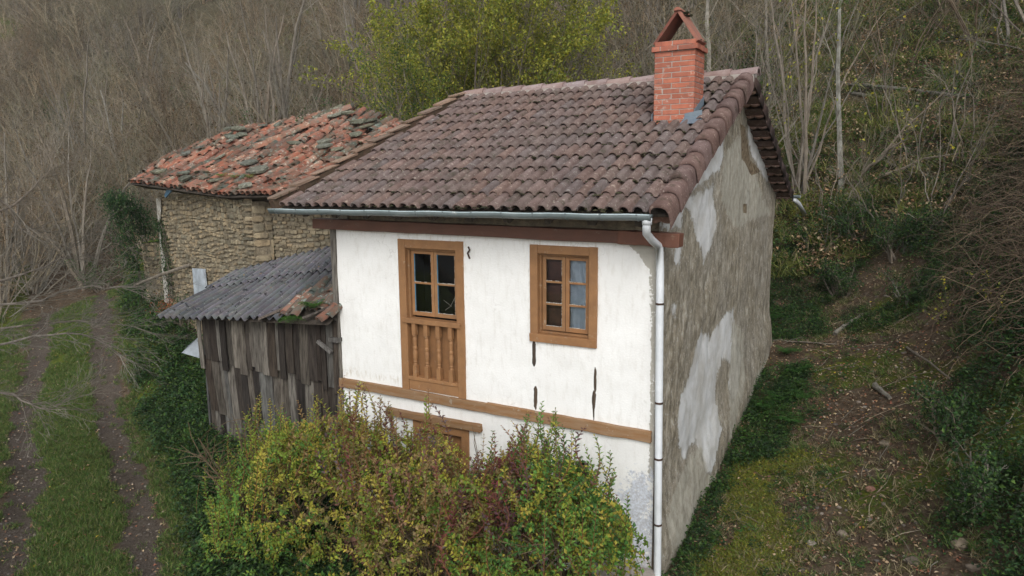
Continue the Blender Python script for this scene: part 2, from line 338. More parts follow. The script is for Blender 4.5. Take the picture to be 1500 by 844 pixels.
def ground_masks(x, y):
    dl = polyline_dist(x, y, RUTL); dr = polyline_dist(x, y, RUTR); dm = polyline_dist(x, y, MID)
    rut = np.maximum(1-sstep(.12, .5, dl), 1-sstep(.12, .5, dr))*(.62+.5*fbm(x*1.7, y*1.7))*sstep(-24, -19, x)
    near = sstep(9.0, 6.2, np.hypot(x-CAM[0], y-CAM[1])-2.8)*(1-sstep(.9, 1.4, dm)); rut = np.maximum(rut, near*.75)
    grass = (1-sstep(.35, .75, dm))*.8*(1-near)*sstep(-25, -18, x)
    grass = np.maximum(grass, .6*sstep(1., 1.3, dm)*(1-sstep(1.6, 3., dm))*sstep(-22, -15, x))
    # mossy strip beside the gable wall
    mm = (1-sstep(.3, .7, polyline_dist(x, y, [(.75, -.6), (1.0, 1.2), (.85, 2.8)]))); grass = np.maximum(grass, mm*(.25+.85*sstep(.38, .6, fbm(x*1.6+2, y*1.6))))
    g2 = fbm(x*.5+9, y*.5)
    right = sstep(-.2, .3, x)*(1-sstep(9, 12, y)); grass = np.maximum(grass, right*sstep(.5, .75, g2)*.6)
    hill = sstep(8.5, 12, y-.0*x)
    meadow = sstep(18, 24, y)*sstep(-3, 4, x); grass = np.maximum(grass, meadow*(.45+.5*sstep(.42, .6, fbm(x*.2, y*.2))))
    grass = np.maximum(grass, sstep(9, 13, y)*.75*sstep(.52, .68, fbm(x*.16+40, y*.16)))
    left = (1-sstep(-16, -9, x))*(1-hill)*sstep(1.2, 1.6, dm); grass = np.maximum(grass, left*.6)
    return rut, grass, hill
def build_terrain():
    xs = lines(-190, 150, -24, 7, .11, 1.13); ys = lines(-90, 230, -7, 14, .11, 1.13)
    X, Y = np.meshgrid(xs, ys, indexing='ij'); Z = hz(X, Y); n, m = X.shape
    rut, gr, hl = ground_masks(X, Y)
    V = np.stack([X, Y, Z], -1).reshape(-1, 3); C = np.ones((n*m, 4), np.float32); C[:, 0] = rut.ravel(); C[:, 1] = gr.ravel(); C[:, 2] = hl.ravel()
    i, j = np.meshgrid(np.arange(n-1), np.arange(m-1), indexing='ij'); i = i.ravel(); j = j.ravel()
    F = np.stack([i*m+j, (i+1)*m+j, (i+1)*m+j+1, i*m+j+1], 1)
    cx = V[F].mean(1); dm = polyline_dist(cx[:, 0], cx[:, 1], MID); tr = (dm < 1.15) & (cx[:, 0] > -40)
    for name, sel in (('ground', ~tr), ('dirt_track', tr)):
        f = F[sel]; u, inv = np.unique(f, return_inverse=True); f = inv.reshape(-1, 4)
        me = bpy.data.meshes.new(name); me.from_pydata(V[u].tolist(), [], f.tolist())
        a = me.color_attributes.new('mask', 'FLOAT_COLOR', 'POINT'); a.data.foreach_set('color', C[u].ravel())
        me.polygons.foreach_set('use_smooth', [True]*len(me.polygons)); me.materials.append(M['ground'])
        o = bpy.data.objects.new(name, me); COL.objects.link(o); o['kind'] = 'structure'
        o['label'] = 'sloping hillside ground of soil, moss and leaf litter' if name == 'ground' else 'rutted dirt track with a grass strip between the ruts'
build_terrain()

# ------------------------------------------------------------------ scatter helper (stuff only)
def scatter(name, protos, pts, rots, scl, label, cat):
    pc = bpy.data.collections.new('prototypes_'+name)
    for k, p in enumerate(protos): p.name = '%s_kind_%02d' % (name, k); pc.objects.link(p)
    me = bpy.data.meshes.new(name); pts = np.array(pts, float); n = len(pts); me.from_pydata(pts.tolist(), [], [])
    a = me.attributes.new('rot', 'FLOAT_VECTOR', 'POINT'); a.data.foreach_set('vector', np.array(rots, np.float32).ravel())
    a = me.attributes.new('scl', 'FLOAT', 'POINT'); a.data.foreach_set('value', np.array(scl, np.float32))
    a = me.attributes.new('idx', 'INT', 'POINT'); a.data.foreach_set('value', RNG.integers(0, len(protos), n).astype(np.int32))
    ob = bpy.data.objects.new(name, me); COL.objects.link(ob); tag(ob, label, cat, kind='stuff')
    g = bpy.data.node_groups.new(name, 'GeometryNodeTree'); g.interface.new_socket('Geometry', in_out='INPUT', socket_type='NodeSocketGeometry'); g.interface.new_socket('Geometry', in_out='OUTPUT', socket_type='NodeSocketGeometry')
    N = g.nodes; L = g.links; gi = N.new('NodeGroupInput'); go = N.new('NodeGroupOutput'); ip = N.new('GeometryNodeInstanceOnPoints'); ci = N.new('GeometryNodeCollectionInfo')
    ci.inputs['Collection'].default_value = pc; ci.inputs['Separate Children'].default_value = True; ci.inputs['Reset Children'].default_value = True
    def na(nm, ty):
        q = N.new('GeometryNodeInputNamedAttribute'); q.data_type = ty; q.inputs['Name'].default_value = nm; return q.outputs['Attribute']
    L.new(gi.outputs[0], ip.inputs['Points']); L.new(ci.outputs[0], ip.inputs['Instance']); ip.inputs['Pick Instance'].default_value = True
    L.new(na('idx', 'INT'), ip.inputs['Instance Index']); L.new(na('rot', 'FLOAT_VECTOR'), ip.inputs['Rotation']); L.new(na('scl', 'FLOAT'), ip.inputs['Scale'])
    L.new(ip.outputs[0], go.inputs[0]); md = ob.modifiers.new('scatter', 'NODES'); md.node_group = g
    return ob
def jit(c, s=.25):
    k = 1+random.uniform(-s, s); return (c[0]*k*(1+random.uniform(-s, s)*.4), c[1]*k, c[2]*k)
def leaf(mb, p, d, n, L, W, tint):
    p = Vector(p); d = Vector(d).normalized(); n = Vector(n); s = d.cross(n)
    if s.length < 1e-5: s = d.orthogonal()
    s.normalize(); n = s.cross(d)
    a = p+d*L*.45+s*W*.5+n*W*.22; b = p+d*L*.45-s*W*.5+n*W*.22; t = p+d*L-n*L*.12; m = p+d*L*.5
    mb.add([p, a, t, b, m], [(0, 4, 1), (4, 2, 1), (0, 3, 4), (4, 3, 2)], tint)
def rv(): 
    v = Vector((random.gauss(0, 1), random.gauss(0, 1), random.gauss(0, 1))); return v.normalized()

# ================================================================== FARMHOUSE
house = thing('farmhouse', (-2.5, 3.5, 0), 'two storey whitewashed farmhouse with brown tiled gable roof, brown timber beams and a brick chimney', 'house')
TH = math.atan(.466); CT, ST = math.cos(TH), math.sin(TH)
RY0, RZ0, RIDGE_Y = -.5, 4.66, 3.5
def zr(y): return RZ0+.466*(y-RY0) if y <= RIDGE_Y else RZ0+.466*(RIDGE_Y-RY0)-.466*(y-RIDGE_Y)
def grid_wall(name, us, vs, fn, hole, maskfn, mat, parent):
    U, V = np.meshgrid(us, vs, indexing='ij'); P = fn(U, V); n, m = U.shape
    F = []; cu = (us[:-1]+us[1:])/2; cv = (vs[:-1]+vs[1:])/2
    for i in range(n-1):
        for j in range(m-1):
            if hole and any(h[0] < cu[i] < h[1] and h[2] < cv[j] < h[3] for h in hole): continue
            F.append((i*m+j, (i+1)*m+j, (i+1)*m+j+1, i*m+j+1))
    me = bpy.data.meshes.new(name); o = np.array(ORG[parent.name]); me.from_pydata((P.reshape(-1, 3)-o).tolist(), [], F)
    C = np.zeros((n*m, 4), np.float32); C[:, 3] = 1
    if maskfn: C[:, :3] = maskfn(P.reshape(-1, 3))
    a = me.color_attributes.new('mask', 'FLOAT_COLOR', 'POINT'); a.data.foreach_set('color', C.ravel())
    me.polygons.foreach_set('use_smooth', [True]*len(me.polygons)); me.materials.append(mat)
    ob = bpy.data.objects.new(name, me); COL.objects.link(ob); ob.parent = parent; ORG[ob.name] = tuple(o); return ob
def snap(a, b, s, extra):
    g = list(np.arange(a, b, s))+[b]+list(extra); g = sorted(g); out = [g[0]]
    for v in g[1:]:
        if v-out[-1] > 1e-4: out.append(v)
    return np.array(out)
# openings in the front wall (x0,x1,z0,z1)
FW = (-3.79, -2.69, 2.07, 4.22); WN = (-1.68, -.755, 3.0, 4.225); DR = (-3.62, -2.66, -.3, 1.6); SM = (-1.02, -.86, 1.28, 1.47)
HL = [(h[0]+.03, h[1]-.03, h[2]+.03, h[3]-.03) for h in (FW, WN, DR)]+[SM]
us = snap(-5.0, 0.0, .05, [v for h in HL for v in h[:2]]); vs = snap(-.6, 4.41, .05, [v for h in HL for v in h[2:]])
def ffn(U, V): return np.stack([U, (fbm(U*1.4, V*1.4)-.5)*.035+(fbm(U*7, V*7, 3)-.5)*.008, V], -1)
def fmask(P):
    Q = P[:, [0, 2]]; w = lambda pts: [tuple(onY(*p)[[0, 2]]) for p in pts]
    pk = w([(918, 355), (960, 355), (960, 392), (948, 390), (938, 372), (926, 362)])
    bl = w([(900, 725), (925, 690), (958, 690), (964, 850), (880, 850), (900, 800)]); rs = w([(951, 380), (966, 380), (966, 700), (948, 700), (952, 560)])
    o = np.zeros((len(P), 3)); o[:, 0] = 1-sstep(-.03, .06, np.minimum(sdf(Q, pk), 9)); o[:, 0] = np.maximum(o[:, 0], .62*(1-sstep(-.02, .05, sdf(Q, rs))))
    o[:, 1] = .8*(1-sstep(-.25, .3, sdf(Q, bl)))
    for h in (FW, WN): o[:, 2] = np.maximum(o[:, 2], .5*(1-sstep(0, .12, np.abs(sdf(Q, [(h[0], h[2]), (h[1], h[2]), (h[1], h[3]), (h[0], h[3])])))))
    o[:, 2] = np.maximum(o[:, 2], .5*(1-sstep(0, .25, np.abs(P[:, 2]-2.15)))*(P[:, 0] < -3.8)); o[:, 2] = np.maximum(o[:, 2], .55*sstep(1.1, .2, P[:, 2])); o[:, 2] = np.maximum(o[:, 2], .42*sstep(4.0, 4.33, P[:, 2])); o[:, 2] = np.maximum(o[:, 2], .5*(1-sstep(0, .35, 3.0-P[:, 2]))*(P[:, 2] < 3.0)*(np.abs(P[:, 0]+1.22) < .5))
    return o
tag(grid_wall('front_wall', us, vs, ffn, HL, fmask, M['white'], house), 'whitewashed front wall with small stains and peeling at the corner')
# gable wall
us = np.arange(0, 7.2001, .04); vs = np.linspace(0, 1, 170)
def sfn(U, V):
    top = np.where(U < RIDGE_Y, RZ0+.466*(U-RY0), RZ0+.466*(2*RIDGE_Y-RY0-U))-.07; Z = -.8+(top+.8)*V
    n = (fbm(U*1.1+30, Z*1.1)-.5)*.09+(fbm(U*6, Z*4, 3)-.5)*.03
    n = n*sstep(0, .25, U)+.0; n = n+.10*sstep(1.0, 0, Z-.16-.2*U)
    return np.stack([n, U, Z], -1)
def smask(P):
    Q = P[:, [1, 2]]; c6 = lambda pts: [tuple(onX(900+p[0]/1.497, 280+p[1]/1.497)[[1, 2]]) for p in pts]; c2 = lambda pts: [tuple(onX(780+p[0]/2.557, p[1]/2.557)[[1, 2]]) for p in pts]
    A = [c6([(190, 300), (215, 320), (245, 265), (262, 260), (268, 320), (275, 360), (262, 440), (250, 470), (245, 430), (252, 380), (235, 370), (222, 440), (225, 520), (200, 610), (190, 620), (180, 550), (150, 590), (140, 560), (135, 510), (150, 440), (165, 400), (178, 340)]),
         c6([(150, 20), (215, -20), (222, 80), (205, 130), (195, 160), (180, 110), (168, 60)]), c6([(127, 115), (147, 110), (145, 160), (128, 165)]),
         c2([(520, 780), (600, 660), (710, 520), (712, 590), (690, 640), (600, 720), (560, 760)]), c2([(470, 844), (520, 780), (600, 720), (600, 770), (560, 800), (555, 860), (470, 860)]),
         c2([(812, 425), (845, 470), (880, 560), (905, 670), (880, 690), (850, 640), (825, 590), (812, 530)]), c6([(122, 250), (136, 245), (134, 275), (124, 280)]), c6([(290, 0), (297, 0), (297, 38), (291, 36)])]
    o = np.zeros((len(P), 3))
    for a in A: o[:, 0] = np.maximum(o[:, 0], 1-sstep(-.17, .15, sdf(Q, a)))
    for b in (c6([(185, 560), (195, 620), (215, 640), (185, 700), (165, 750), (110, 790), (105, 720), (130, 650), (160, 590)]), c6([(270, 480), (300, 400), (340, 330), (345, 380), (300, 500), (240, 620), (225, 610)]), c6([(260, 280), (285, 310), (275, 420), (255, 500), (235, 560)]), c2([(705, 600), (780, 480), (830, 640), (890, 800), (760, 860), (700, 760)])):
        o[:, 1] = np.maximum(o[:, 1], .8*(1-sstep(-.15, .2, sdf(Q, b))))
    for h in (c2([(776, 463), (800, 480), (812, 545), (818, 600), (852, 642), (822, 655), (800, 610), (785, 590)]), c2([(796, 765), (806, 765), (806, 798), (797, 795)])):
        o[:, 2] = np.maximum(o[:, 2], 1-sstep(-.05, .07, sdf(Q, h)))
    return o
tag(grid_wall('gable_wall', us, vs, sfn, None, smask, M['side'], house), 'weathered gable wall with grey brown stained plaster and pale patches')
mb = MB(); mb.box((-4.98, 6.95, -.5), (-.02, 7.2, 4.9)); mb.box((-5.0, .03, -.5), (-4.75, 6.95, 4.55)); mb.build('rear_wall', M['side'], house)
mb = MB(); mb.add([(-4.98, 0, 4.5), (-4.98, 7.1, 4.5), (-4.98, 3.5, 6.4)], [(0, 1, 2)]); mb.build('far_gable', M['side'], house)

# ---- roof
def slope_pt(x, s, h, y0=RY0, z0=RZ0, sg=1): return (x, y0+sg*(s*CT-h*ST), z0+s*ST+h*CT)
SL = (RIDGE_Y-RY0)/CT; NR = 12; ROWL = SL/NR; PT = .1685
def xverge(y): return -5.62+(y+.45)*(.76/3.95)
roof_mb = MB(); random.seed(3)
def tile(mb, x, s, L, tint, sg=1, y0=RY0, dz=0, skew=0):
    N = 9; prof = []
    bw = PT*.74
    for k in range(N): t = PI*k/(N-1); prof.append((bw/2-math.cos(t)*bw/2, .006+math.sin(t)**.85*.056))
    prof += [(PT*.82, .001), (PT*.95, .001), (PT*1.03, .008)]
    vs = []; lift = (.034, .0)
    for e, (ds, lf) in enumerate(((0, lift[0]), (L, lift[1]))):
        k = 1.0 if e == 0 else .97
        for (a, h) in prof: vs.append(slope_pt(x+a*k+(1-k)*.04+skew*e, s+ds, h*k+lf+dz, y0, RZ0, sg))
    n = len(prof)
    for (a, h) in prof: vs.append(slope_pt(x+bw/2+(a-bw/2)*(.86 if a <= bw else 1), s+.002, max(h-.016, -.016)+lift[0]+dz, y0, RZ0, sg))
    for (a, h) in prof: vs.append(slope_pt(x+bw/2+(a-bw/2)*(.86 if a <= bw else 1), s+.10, max(h-.018, -.016)+lift[0]-.01+dz, y0, RZ0, sg))
    fs = [(i, i+1, n+i+1, n+i) for i in range(n-1)]+[(i+1, i, 2*n+i, 2*n+i+1) for i in range(n-1)]+[(2*n+i+1, 2*n+i, 3*n+i, 3*n+i+1) for i in range(n-1)]
    if sg < 0: fs = [f[::-1] for f in fs]
    mb.add(vs, fs, tint)
def tcol(base=(1, 1, 1), v=.16):
    k = random.uniform(1-v, 1+v); h = random.uniform(-.05, .05); return (base[0]*k*(1+h), base[1]*k, base[2]*k*(1-h))
NC = int(6.2/PT)
bases = []
for sg, y0 in ((1, RY0), (-1, 2*RIDGE_Y-RY0)):
    for r in range(NR):
        s = r*ROWL+random.uniform(-.004, .004); y = RY0+s*CT
        for c in range(NC):
            x = .03-(c+1)*PT
            if x < xverge(y)+.04: continue
            if sg > 0 and -.76 < x+.08 < -.16 and 1.88 < y+.15 < 2.5: continue
            g = fbm(np.array([x*.8]), np.array([y*.8]))[0]
            b = (1.04, .985, .965) if random.random() < g else (.96, .985, .995)
            if random.random() < .03: b = (1.2, 1.12, 1.1)
            tile(roof_mb, x+random.uniform(-.006, .006), s+random.uniform(-.012, .01), ROWL+.05, tcol(b, .085), sg, y0, random.uniform(-.003, .006), random.uniform(-.006, .006))
roof = roof_mb.build('roof', M['roof'], house, smooth=False)
m_ = roof.data; m_.polygons.foreach_set('use_smooth', [True]*len(m_.polygons))
# boards and battens under the tiles
mb = MB()
for sg in (1, -1):
    y0 = RY0 if sg > 0 else 2*RIDGE_Y-RY0
    for (h0, h1) in ((-.06, -.03),):
        xa = -5.6
        v = []
        for s, xl in ((.06, xverge(RY0)+.05), (SL, xverge(RIDGE_Y)+.05)):
            for h in (h0, h1): v += [slope_pt(xl, s, h, y0, RZ0, sg), slope_pt(.24, s, h, y0, RZ0, sg)]
        mb.add(v, [(0, 1, 3, 2), (4, 6, 7, 5), (2, 3, 7, 6), (0, 4, 5, 1), (1, 5, 7, 3), (0, 2, 6, 4)])
mb.build('roof_boards', M['darkwood'], roof)
for k in range(10):
    x = -5.15+k*.56; mb = MB()
    mb.obox((x, -.42, zr(-.42)-.13), (x, .1, zr(.1)-.13), .09, .11, j=.008); mb.build('rafter_end', M['darkwood'], roof)
mb = MB(); mb.grid(np.array([[(x, 0.06, 4.38), (x, .07, 4.66)] for x in np.linspace(-5, .0, 8)]))
mb.build('eave_shade_mortar', M['mortar'], house)  # mortar strip coloured dark to stand in for the shadow under the gutter
# ridge tiles
rz = zr(RIDGE_Y); n = 13; x0, x1 = -4.9, .30; L = (x1-x0)/n
for k in range(n):
    mb = MB(); xa = x0+k*L; N = 9; vs = []
    for e, (x, r, dz) in enumerate(((xa-.01, .105, .0), (xa+L+.03, .125, .012))):
        for q in range(N): t = PI*q/(N-1); vs.append((x, RIDGE_Y-math.cos(t)*r*1.05, rz+.005+dz+math.sin(t)*r*.95+random.uniform(-.002, .002)))
    for q in range(N): t = PI*q/(N-1); vs.append((xa+L+.03, RIDGE_Y-math.cos(t)*.105, rz+.01+math.sin(t)*.105*.9))
    fs = [(q+1, q, N+q, N+q+1) for q in range(N-1)]+[(N+q+1, N+q, 2*N+q, 2*N+q+1) for q in range(N-1)]
    mb.add(vs, fs, tcol(v=.1)); mb.build('ridge_tile', M['ridge'], roof, smooth=False)
mb = MB()
mb.box((-4.85, RIDGE_Y-.12, rz-.1), (.28, RIDGE_Y+.12, rz+.03)); mb.build('ridge_mortar', M['mortarw'], roof)
# right verge tiles
for sg in (1, -1):
    y0 = RY0 if sg > 0 else 2*RIDGE_Y-RY0
    for k in range(12):
        s = k*ROWL-.02; mb = MB(); vs = []
        prof = [(.06, .02), (.075, .07), (.11, .098), (.16, .106), (.21, .10), (.255, .078), (.285, .03), (.292, -.06), (.292, -.16)]
        w = random.uniform(-.01, .012)
        for e in (0, 1):
            kk = 1.08 if e == 0 else .84
            for a, h in prof: vs.append(slope_pt(.0+w+a*(1 if e == 0 else (.93))+random.uniform(-.003, .003), s+e*(ROWL+.05), h*kk+(.030 if e == 0 else -.012), y0, RZ0, sg))
        for a, h in prof: vs.append(slope_pt(.0+w+(a-.15)*.88+.15, s+.004, h-.012 if a < .3 else h, y0, RZ0, sg))
        q = len(prof); fs = [(i, i+1, q+i+1, q+i) for i in range(q-1)]+[(i+1, i, 2*q+i, 2*q+i+1) for i in range(q-1)]
        if sg < 0: fs = [f[::-1] for f in fs]
        mb.add(vs, fs, tcol((1.0, .88, .86), .14)); mb.build('verge_tile', M['roof'], roof, smooth=True)
# stepped corbel tiles under the rake
for sg in (1, -1):
    y0 = RY0 if sg > 0 else 2*RIDGE_Y-RY0
    for k in range(12):
        mb = MB(); s = k*ROWL+.12; nn = 13; vs = []
        for i in range(nn):
            x = -.03+.30*i/(nn-1); hb = -.145-.028*abs(math.sin(i/(nn-1)*PI*2))
            for dy in (0, .05): vs += [slope_pt(x, s+dy, -.03, y0, RZ0, sg), slope_pt(x, s+dy, hb, y0, RZ0, sg)]
        fs = []
        for i in range(nn-1):
            a = i*4; b = a+4; fs += [(a, a+1, b+1, b), (a+2, b+2, b+3, a+3), (a+1, a+3, b+3, b+1)]
        mb.add(vs, fs, tcol((1.5, 1.3, 1.15), .25))
        vs = [slope_pt(x, s+d, -.14-.02*(d > .1), y0, RZ0, sg) for x in (-.02, .27) for d in (.0, .3)]; mb.add(vs, [(0, 1, 3, 2)], (.9, .8, .75))
        mb.build('rake_corbel', M['roof'], roof)
# left verge: mortar upstand with a cap of old flat tiles
mb = MB(); cp = MB(); n = 11
for k in range(n):
    a = k/n; b = (k+1)/n; ya = RY0-.02+a*(RIDGE_Y-RY0+.05); yb = RY0-.02+b*(RIDGE_Y-RY0+.05)
    for off, hh in ((0, .11),):
        mb.obox((xverge(ya)-.04, ya, zr(ya)+.035), (xverge(yb)-.04, yb, zr(yb)+.035), .13, .12, j=.012)
    cp.obox((xverge(ya)-.05+random.uniform(-.015, .015), ya-.02, zr(ya)+.135), (xverge(yb)-.05, yb+.02, zr(yb)+.105), .19, .025, tcol((1, .95, .9), .25), j=.008)
mb.build('verge_mortar', mottled('mossy_brown_mortar', (.12, .07, .05), (.07, .055, .035), 9, .8, .02, .95), roof); cp.build('verge_cap', mottled('buff_verge_tile', (.27, .19, .15), (.2, .155, .12), 7, .4, .01, .9, spots=[(12, .58, .07, (.1, .085, .05))]), roof)
# moss tufts in the tile valleys
def blob(mb, p, r, tint=(1, 1, 1), fl=.6):
    vs = []; 
    for i in range(1, 4):
        for k in range(6):
            t = PI*i/8+.05; a = 2*PI*k/6; q = random.uniform(.7, 1.25); vs.append((p[0]+math.sin(t)*math.cos(a)*r*q, p[1]+math.sin(t)*math.sin(a)*r*q, p[2]+math.cos(t)*r*fl*random.uniform(.8, 1.2)))
    top = len(vs); vs.append((p[0], p[1], p[2]+r*fl)); fs = [(top, k, (k+1) % 6) for k in range(6)]+[(i*6+k, i*6+6+k, i*6+6+(k+1) % 6, i*6+(k+1) % 6) for i in range(2) for k in range(6)]
    mb.add(vs, fs, tint)
ms = MB(); mg = MB()
for i in range(420):
    x = .03-(random.randrange(NC)+1)*PT+PT*random.uniform(.2, .55); s = random.uniform(.1, SL-.1); y = RY0+s*CT
    if x < xverge(y)+.2 or random.random() > .25+.75*math.exp(-abs(x+.4)/2.2): continue
    blob(ms, slope_pt(x, s, .058, RY0), random.uniform(.006, .02), tcol(v=.4), .5)
for i in range(760):
    r = random.randrange(0, NR); c = random.randrange(NC); x = .03-(c+1)*PT+PT*random.choice((.82, .84, .1, .0)); s = r*ROWL+random.uniform(-.03, .02); y = RY0+s*CT
    if x < xverge(y)+.1 or x > .02: continue
    if random.random() > .30+.7*math.exp(-abs(x+.4)/1.8): continue
    p = slope_pt(x, s-.015, .048 if random.random() < .5 else .03, RY0); R_ = random.uniform(.016, .042)
    for q in range(random.randint(1, 4)): blob(ms, (p[0]+random.gauss(0, .025), p[1]+random.gauss(0, .02), p[2]+random.uniform(-.005, .012)), R_*random.uniform(.6, 1.1), tcol(v=.4))
for (px, py) in ((870, 262), (876, 258), (700, 170), (760, 305)):
    p = onY(px, py, 1); k = None
    # walk along the ray to the roof plane
    r_ = ray(px, py); t = (RZ0-.466*RY0-CAM[2]+.466*CAM[1])/(r_[2]-.466*r_[1]); p = CAM+r_*t
    for q in range(5): blob(mg, (p[0]+random.gauss(0, .03), p[1]+random.gauss(0, .03), p[2]+.03), random.uniform(.015, .035))
o = ms.build('moss', M['moss'], roof); tag(o, 'dark moss tufts in the valleys between the tiles', kind='stuff'); tag(mg.build('green_moss', M['mossg'], roof), kind='stuff')

# ---- chimney
CX0, CX1, CY0 = -.745, -.185, 1.9; CY1 = 2.36; CZ0 = zr(CY0)-.1; CZT = float(onY(957, 62, CY0)[2])
chim = MB(); mor = MB(); random.seed(5)
def course(z, h, x0, x1, y0, y1, odd):
    bl = .245; g = .009
    for side in range(4):
        a, b = (x0, x1) if side in (0, 2) else (y0, y1); t = a - (bl/2 if odd ^ (side % 2 == 1) else 0)
        while t < b-.004:
            u0 = max(t, a)+(g/2 if t > a else 0); u1 = min(t+bl-g, b)
            if u1-u0 > .03:
                j = [random.uniform(-.002, .002) for _ in range(4)]; tc = tcol((1, 1, 1), .15)
                if side == 0: chim.box((u0, y0-.0+j[0], z+j[1]), (u1, y0+.1, z+h+j[2]), tc)
                elif side == 2: chim.box((u0, y1-.1, z), (u1, y1+j[0], z+h), tc)
                elif side == 1: chim.box((x1-.1, u0 if u0 > y0 else y0+.002, z+j[1]), (x1+j[0], u1, z+h+j[2]), tc)
                else: chim.box((x0+j[0], u0, z), (x0+.1, u1, z+h), tc)
            t += bl
z = CZ0; k = 0; NCO = 17; CH = (CZT-CZ0)/NCO
for k in range(NCO):
    e = .035 if k == NCO-2 else 0
    course(z+.006, CH-.010, CX0-e, CX1+e, CY0-e, CY1+e, k % 2); z += CH
mor.box((CX0+.005, CY0+.005, CZ0), (CX1-.005, CY1-.005, CZT-.004)); mor.box((CX0-.028, CY0-.028, CZT-2*CH+.01), (CX1+.028, CY1+.028, CZT-CH-.008)); 
ch = chim.build('chimney', M['brick'], house, bevel=.003); mor.build('chimney_mortar', M['mortarw'], ch)
mb = MB(); ax = float(onY(992, 12, CY0)[0]); az = float(onY(992, 14, CY0)[2])
for sx, xx in ((-1, CX0-.02), (1, CX1+.02)):
    mb.obox(Vector((xx, 2.13, CZT+.0)), Vector((ax, 2.13, az)), .40, .035, tcol(v=.1), up=(0, 1, 0)) if False else None
    a = Vector((xx, 0, CZT-.03)); b = Vector((ax, 0, az)); d = (b-a).normalized(); nn = Vector((-d.z, 0, d.x))*(.02 if sx < 0 else -.02)
    vs = []
    for yy in (CY0+.02, CY1-.04):
        for p in (a-nn, a+nn, b+nn, b-nn): vs.append((p.x, yy, p.z))
    fs = [(0, 1, 2, 3), (7, 6, 5, 4), (0, 4, 5, 1), (1, 5, 6, 2), (2, 6, 7, 3), (3, 7, 4, 0)]; mb.add(vs, fs, tcol((1, 1, 1) if sx < 0 else (1.35, 1.7, 1.8), .05))
vs = [];
for yy in (CY0-.005, CY1-.02):
    for k in range(8): t = PI*k/7; vs.append((ax-math.cos(t)*.05, yy, az-.01+math.sin(t)*.045))
mb.add(vs, [(k+1, k, 8+k, 9+k) for k in range(7)]+[tuple(range(8)), tuple(range(15, 7, -1))], (1.5, 1.7, 1.7))
mb.build('chimney_cap', M['capred'], ch, bevel=.004)
mb = MB()
for i in range(16): blob(mb, (ax+.06+abs(random.gauss(0, .03)), CY0+.1+random.uniform(0, .2), az-.02-random.uniform(0, .05)), random.uniform(.02, .035))
for i in range(22): blob(mb, (CX1-.03+random.gauss(0, .035), CY0+.03+random.uniform(0, .35), CZT-.01), random.uniform(.02, .035))
tag(mb.build('cap_moss', M['moss'], ch), kind='stuff')
def rz_(x, y, h): return (x, y, zr(y)+h)
for q4 in ([(CX1-.12, CY0-.012, zr(CY0)+.03), (CX1+.12, CY0-.012, zr(CY0)+.03), (CX1+.12, CY0-.012, zr(CY0)+.16), (CX1-.12, CY0-.012, zr(CY0)+.12)], [rz_(CX1-.12, CY0-.22, .075), rz_(CX1+.14, CY0-.22, .075), rz_(CX1+.14, CY0, .075), rz_(CX1-.12, CY0, .075)],
        [rz_(CX1+.014, CY0-.01, .05), rz_(CX1+.014, CY1, .05), rz_(CX1+.014, CY1, .17), rz_(CX1+.014, CY0-.01, .17)], [rz_(CX0-.012, CY0-.04, .04), rz_(CX0-.012, CY1, .04), rz_(CX0-.012, CY1, .14), rz_(CX0-.012, CY0-.04, .14)]):
    mb = MB(); mb.add(q4, [(0, 1, 2, 3)]); o = mb.build('flashing', M['lead'], ch); o.modifiers.new('t', 'SOLIDIFY').thickness = .006
# ---- gutter, downpipe
mb = MB(); N = 9; xa, xb = -5.64, .10; segs = 24; P = np.zeros((segs+1, N, 3))
for i in range(segs+1):
    x = xa+(xb-xa)*i/segs; zc = 4.632+.03*(i/segs)+(.004*math.sin(i*1.7))
    for k in range(N): t = PI+PI*k/(N-1); P[i, k] = (x, -.585+math.cos(t)*.066, zc+math.sin(t)*.066)
mb.grid(P); 
for x, e in ((xa, 0), (xb, segs)): mb.add([tuple(p) for p in P[e]], [tuple(range(N)) if e else tuple(range(N-1, -1, -1))])
mb.tube([tuple(P[i, 0]) for i in range(segs+1)], .009, 6, (2.4, 2.4, 2.4))
gut = mb.build('gutter', M['zinc'], house, smooth=True); gut.modifiers.new('t', 'SOLIDIFY').thickness = .003
mb = MB()
for x in np.arange(-5.5, .1, .42):
    zc = 4.632+.03*(x-xa)/(xb-xa)
    mb.tube([(x, -.585+math.cos(t)*.0705, zc+math.sin(t)*.0705) for t in np.linspace(PI, 2*PI, 9)], .006, 4)
    mb.box((x-.012, -.66, zc-.004), (x+.012, -.49, zc+.006)); mb.build('gutter_bracket', M['zinc'], gut); mb = MB()
mb = MB(); a = onY(948, 318, -.57); b0 = onY(947, 342, -.50); c0 = onY(966, 362, -.10); c1 = onY(967, 400, -.09); c2 = onY(963, 843, -.09)
mb.tube([a, onY(947, 333, -.57), b0, onY(955, 352, -.28), onY(964, 360, -.13), c0, c1, (c1+c2)/2, c2, c2-(c1-c2)*-.0+np.array([0, 0, -.25])], .045, 14)
dp = mb.build('downpipe', M['pvc'], house, smooth=True)
mb = MB(); mb.lathe((a[0], a[1], a[2]-.08), [(.05, 0), (.054, .0), (.054, .07), (.05, .07)], 14); mb.build('pipe_socket', M['pvc'], dp, smooth=True)
mb = MB()
for py in (445, 590, 672, 768):
    p = onY(967-(py-400)*.009, py, -.09); mb.tube([(p[0], p[1], p[2]-.012), (p[0], p[1], p[2]+.012)], .049, 14); mb.box((p[0]-.01, p[1]+.04, p[2]-.01), (p[0]+.01, .02, p[2]+.01)); mb.build('pipe_clip', M['iron'], dp); mb = MB()
mb = MB(); P = np.zeros((2, N, 3)); yb = 2*RIDGE_Y-RY0+.08
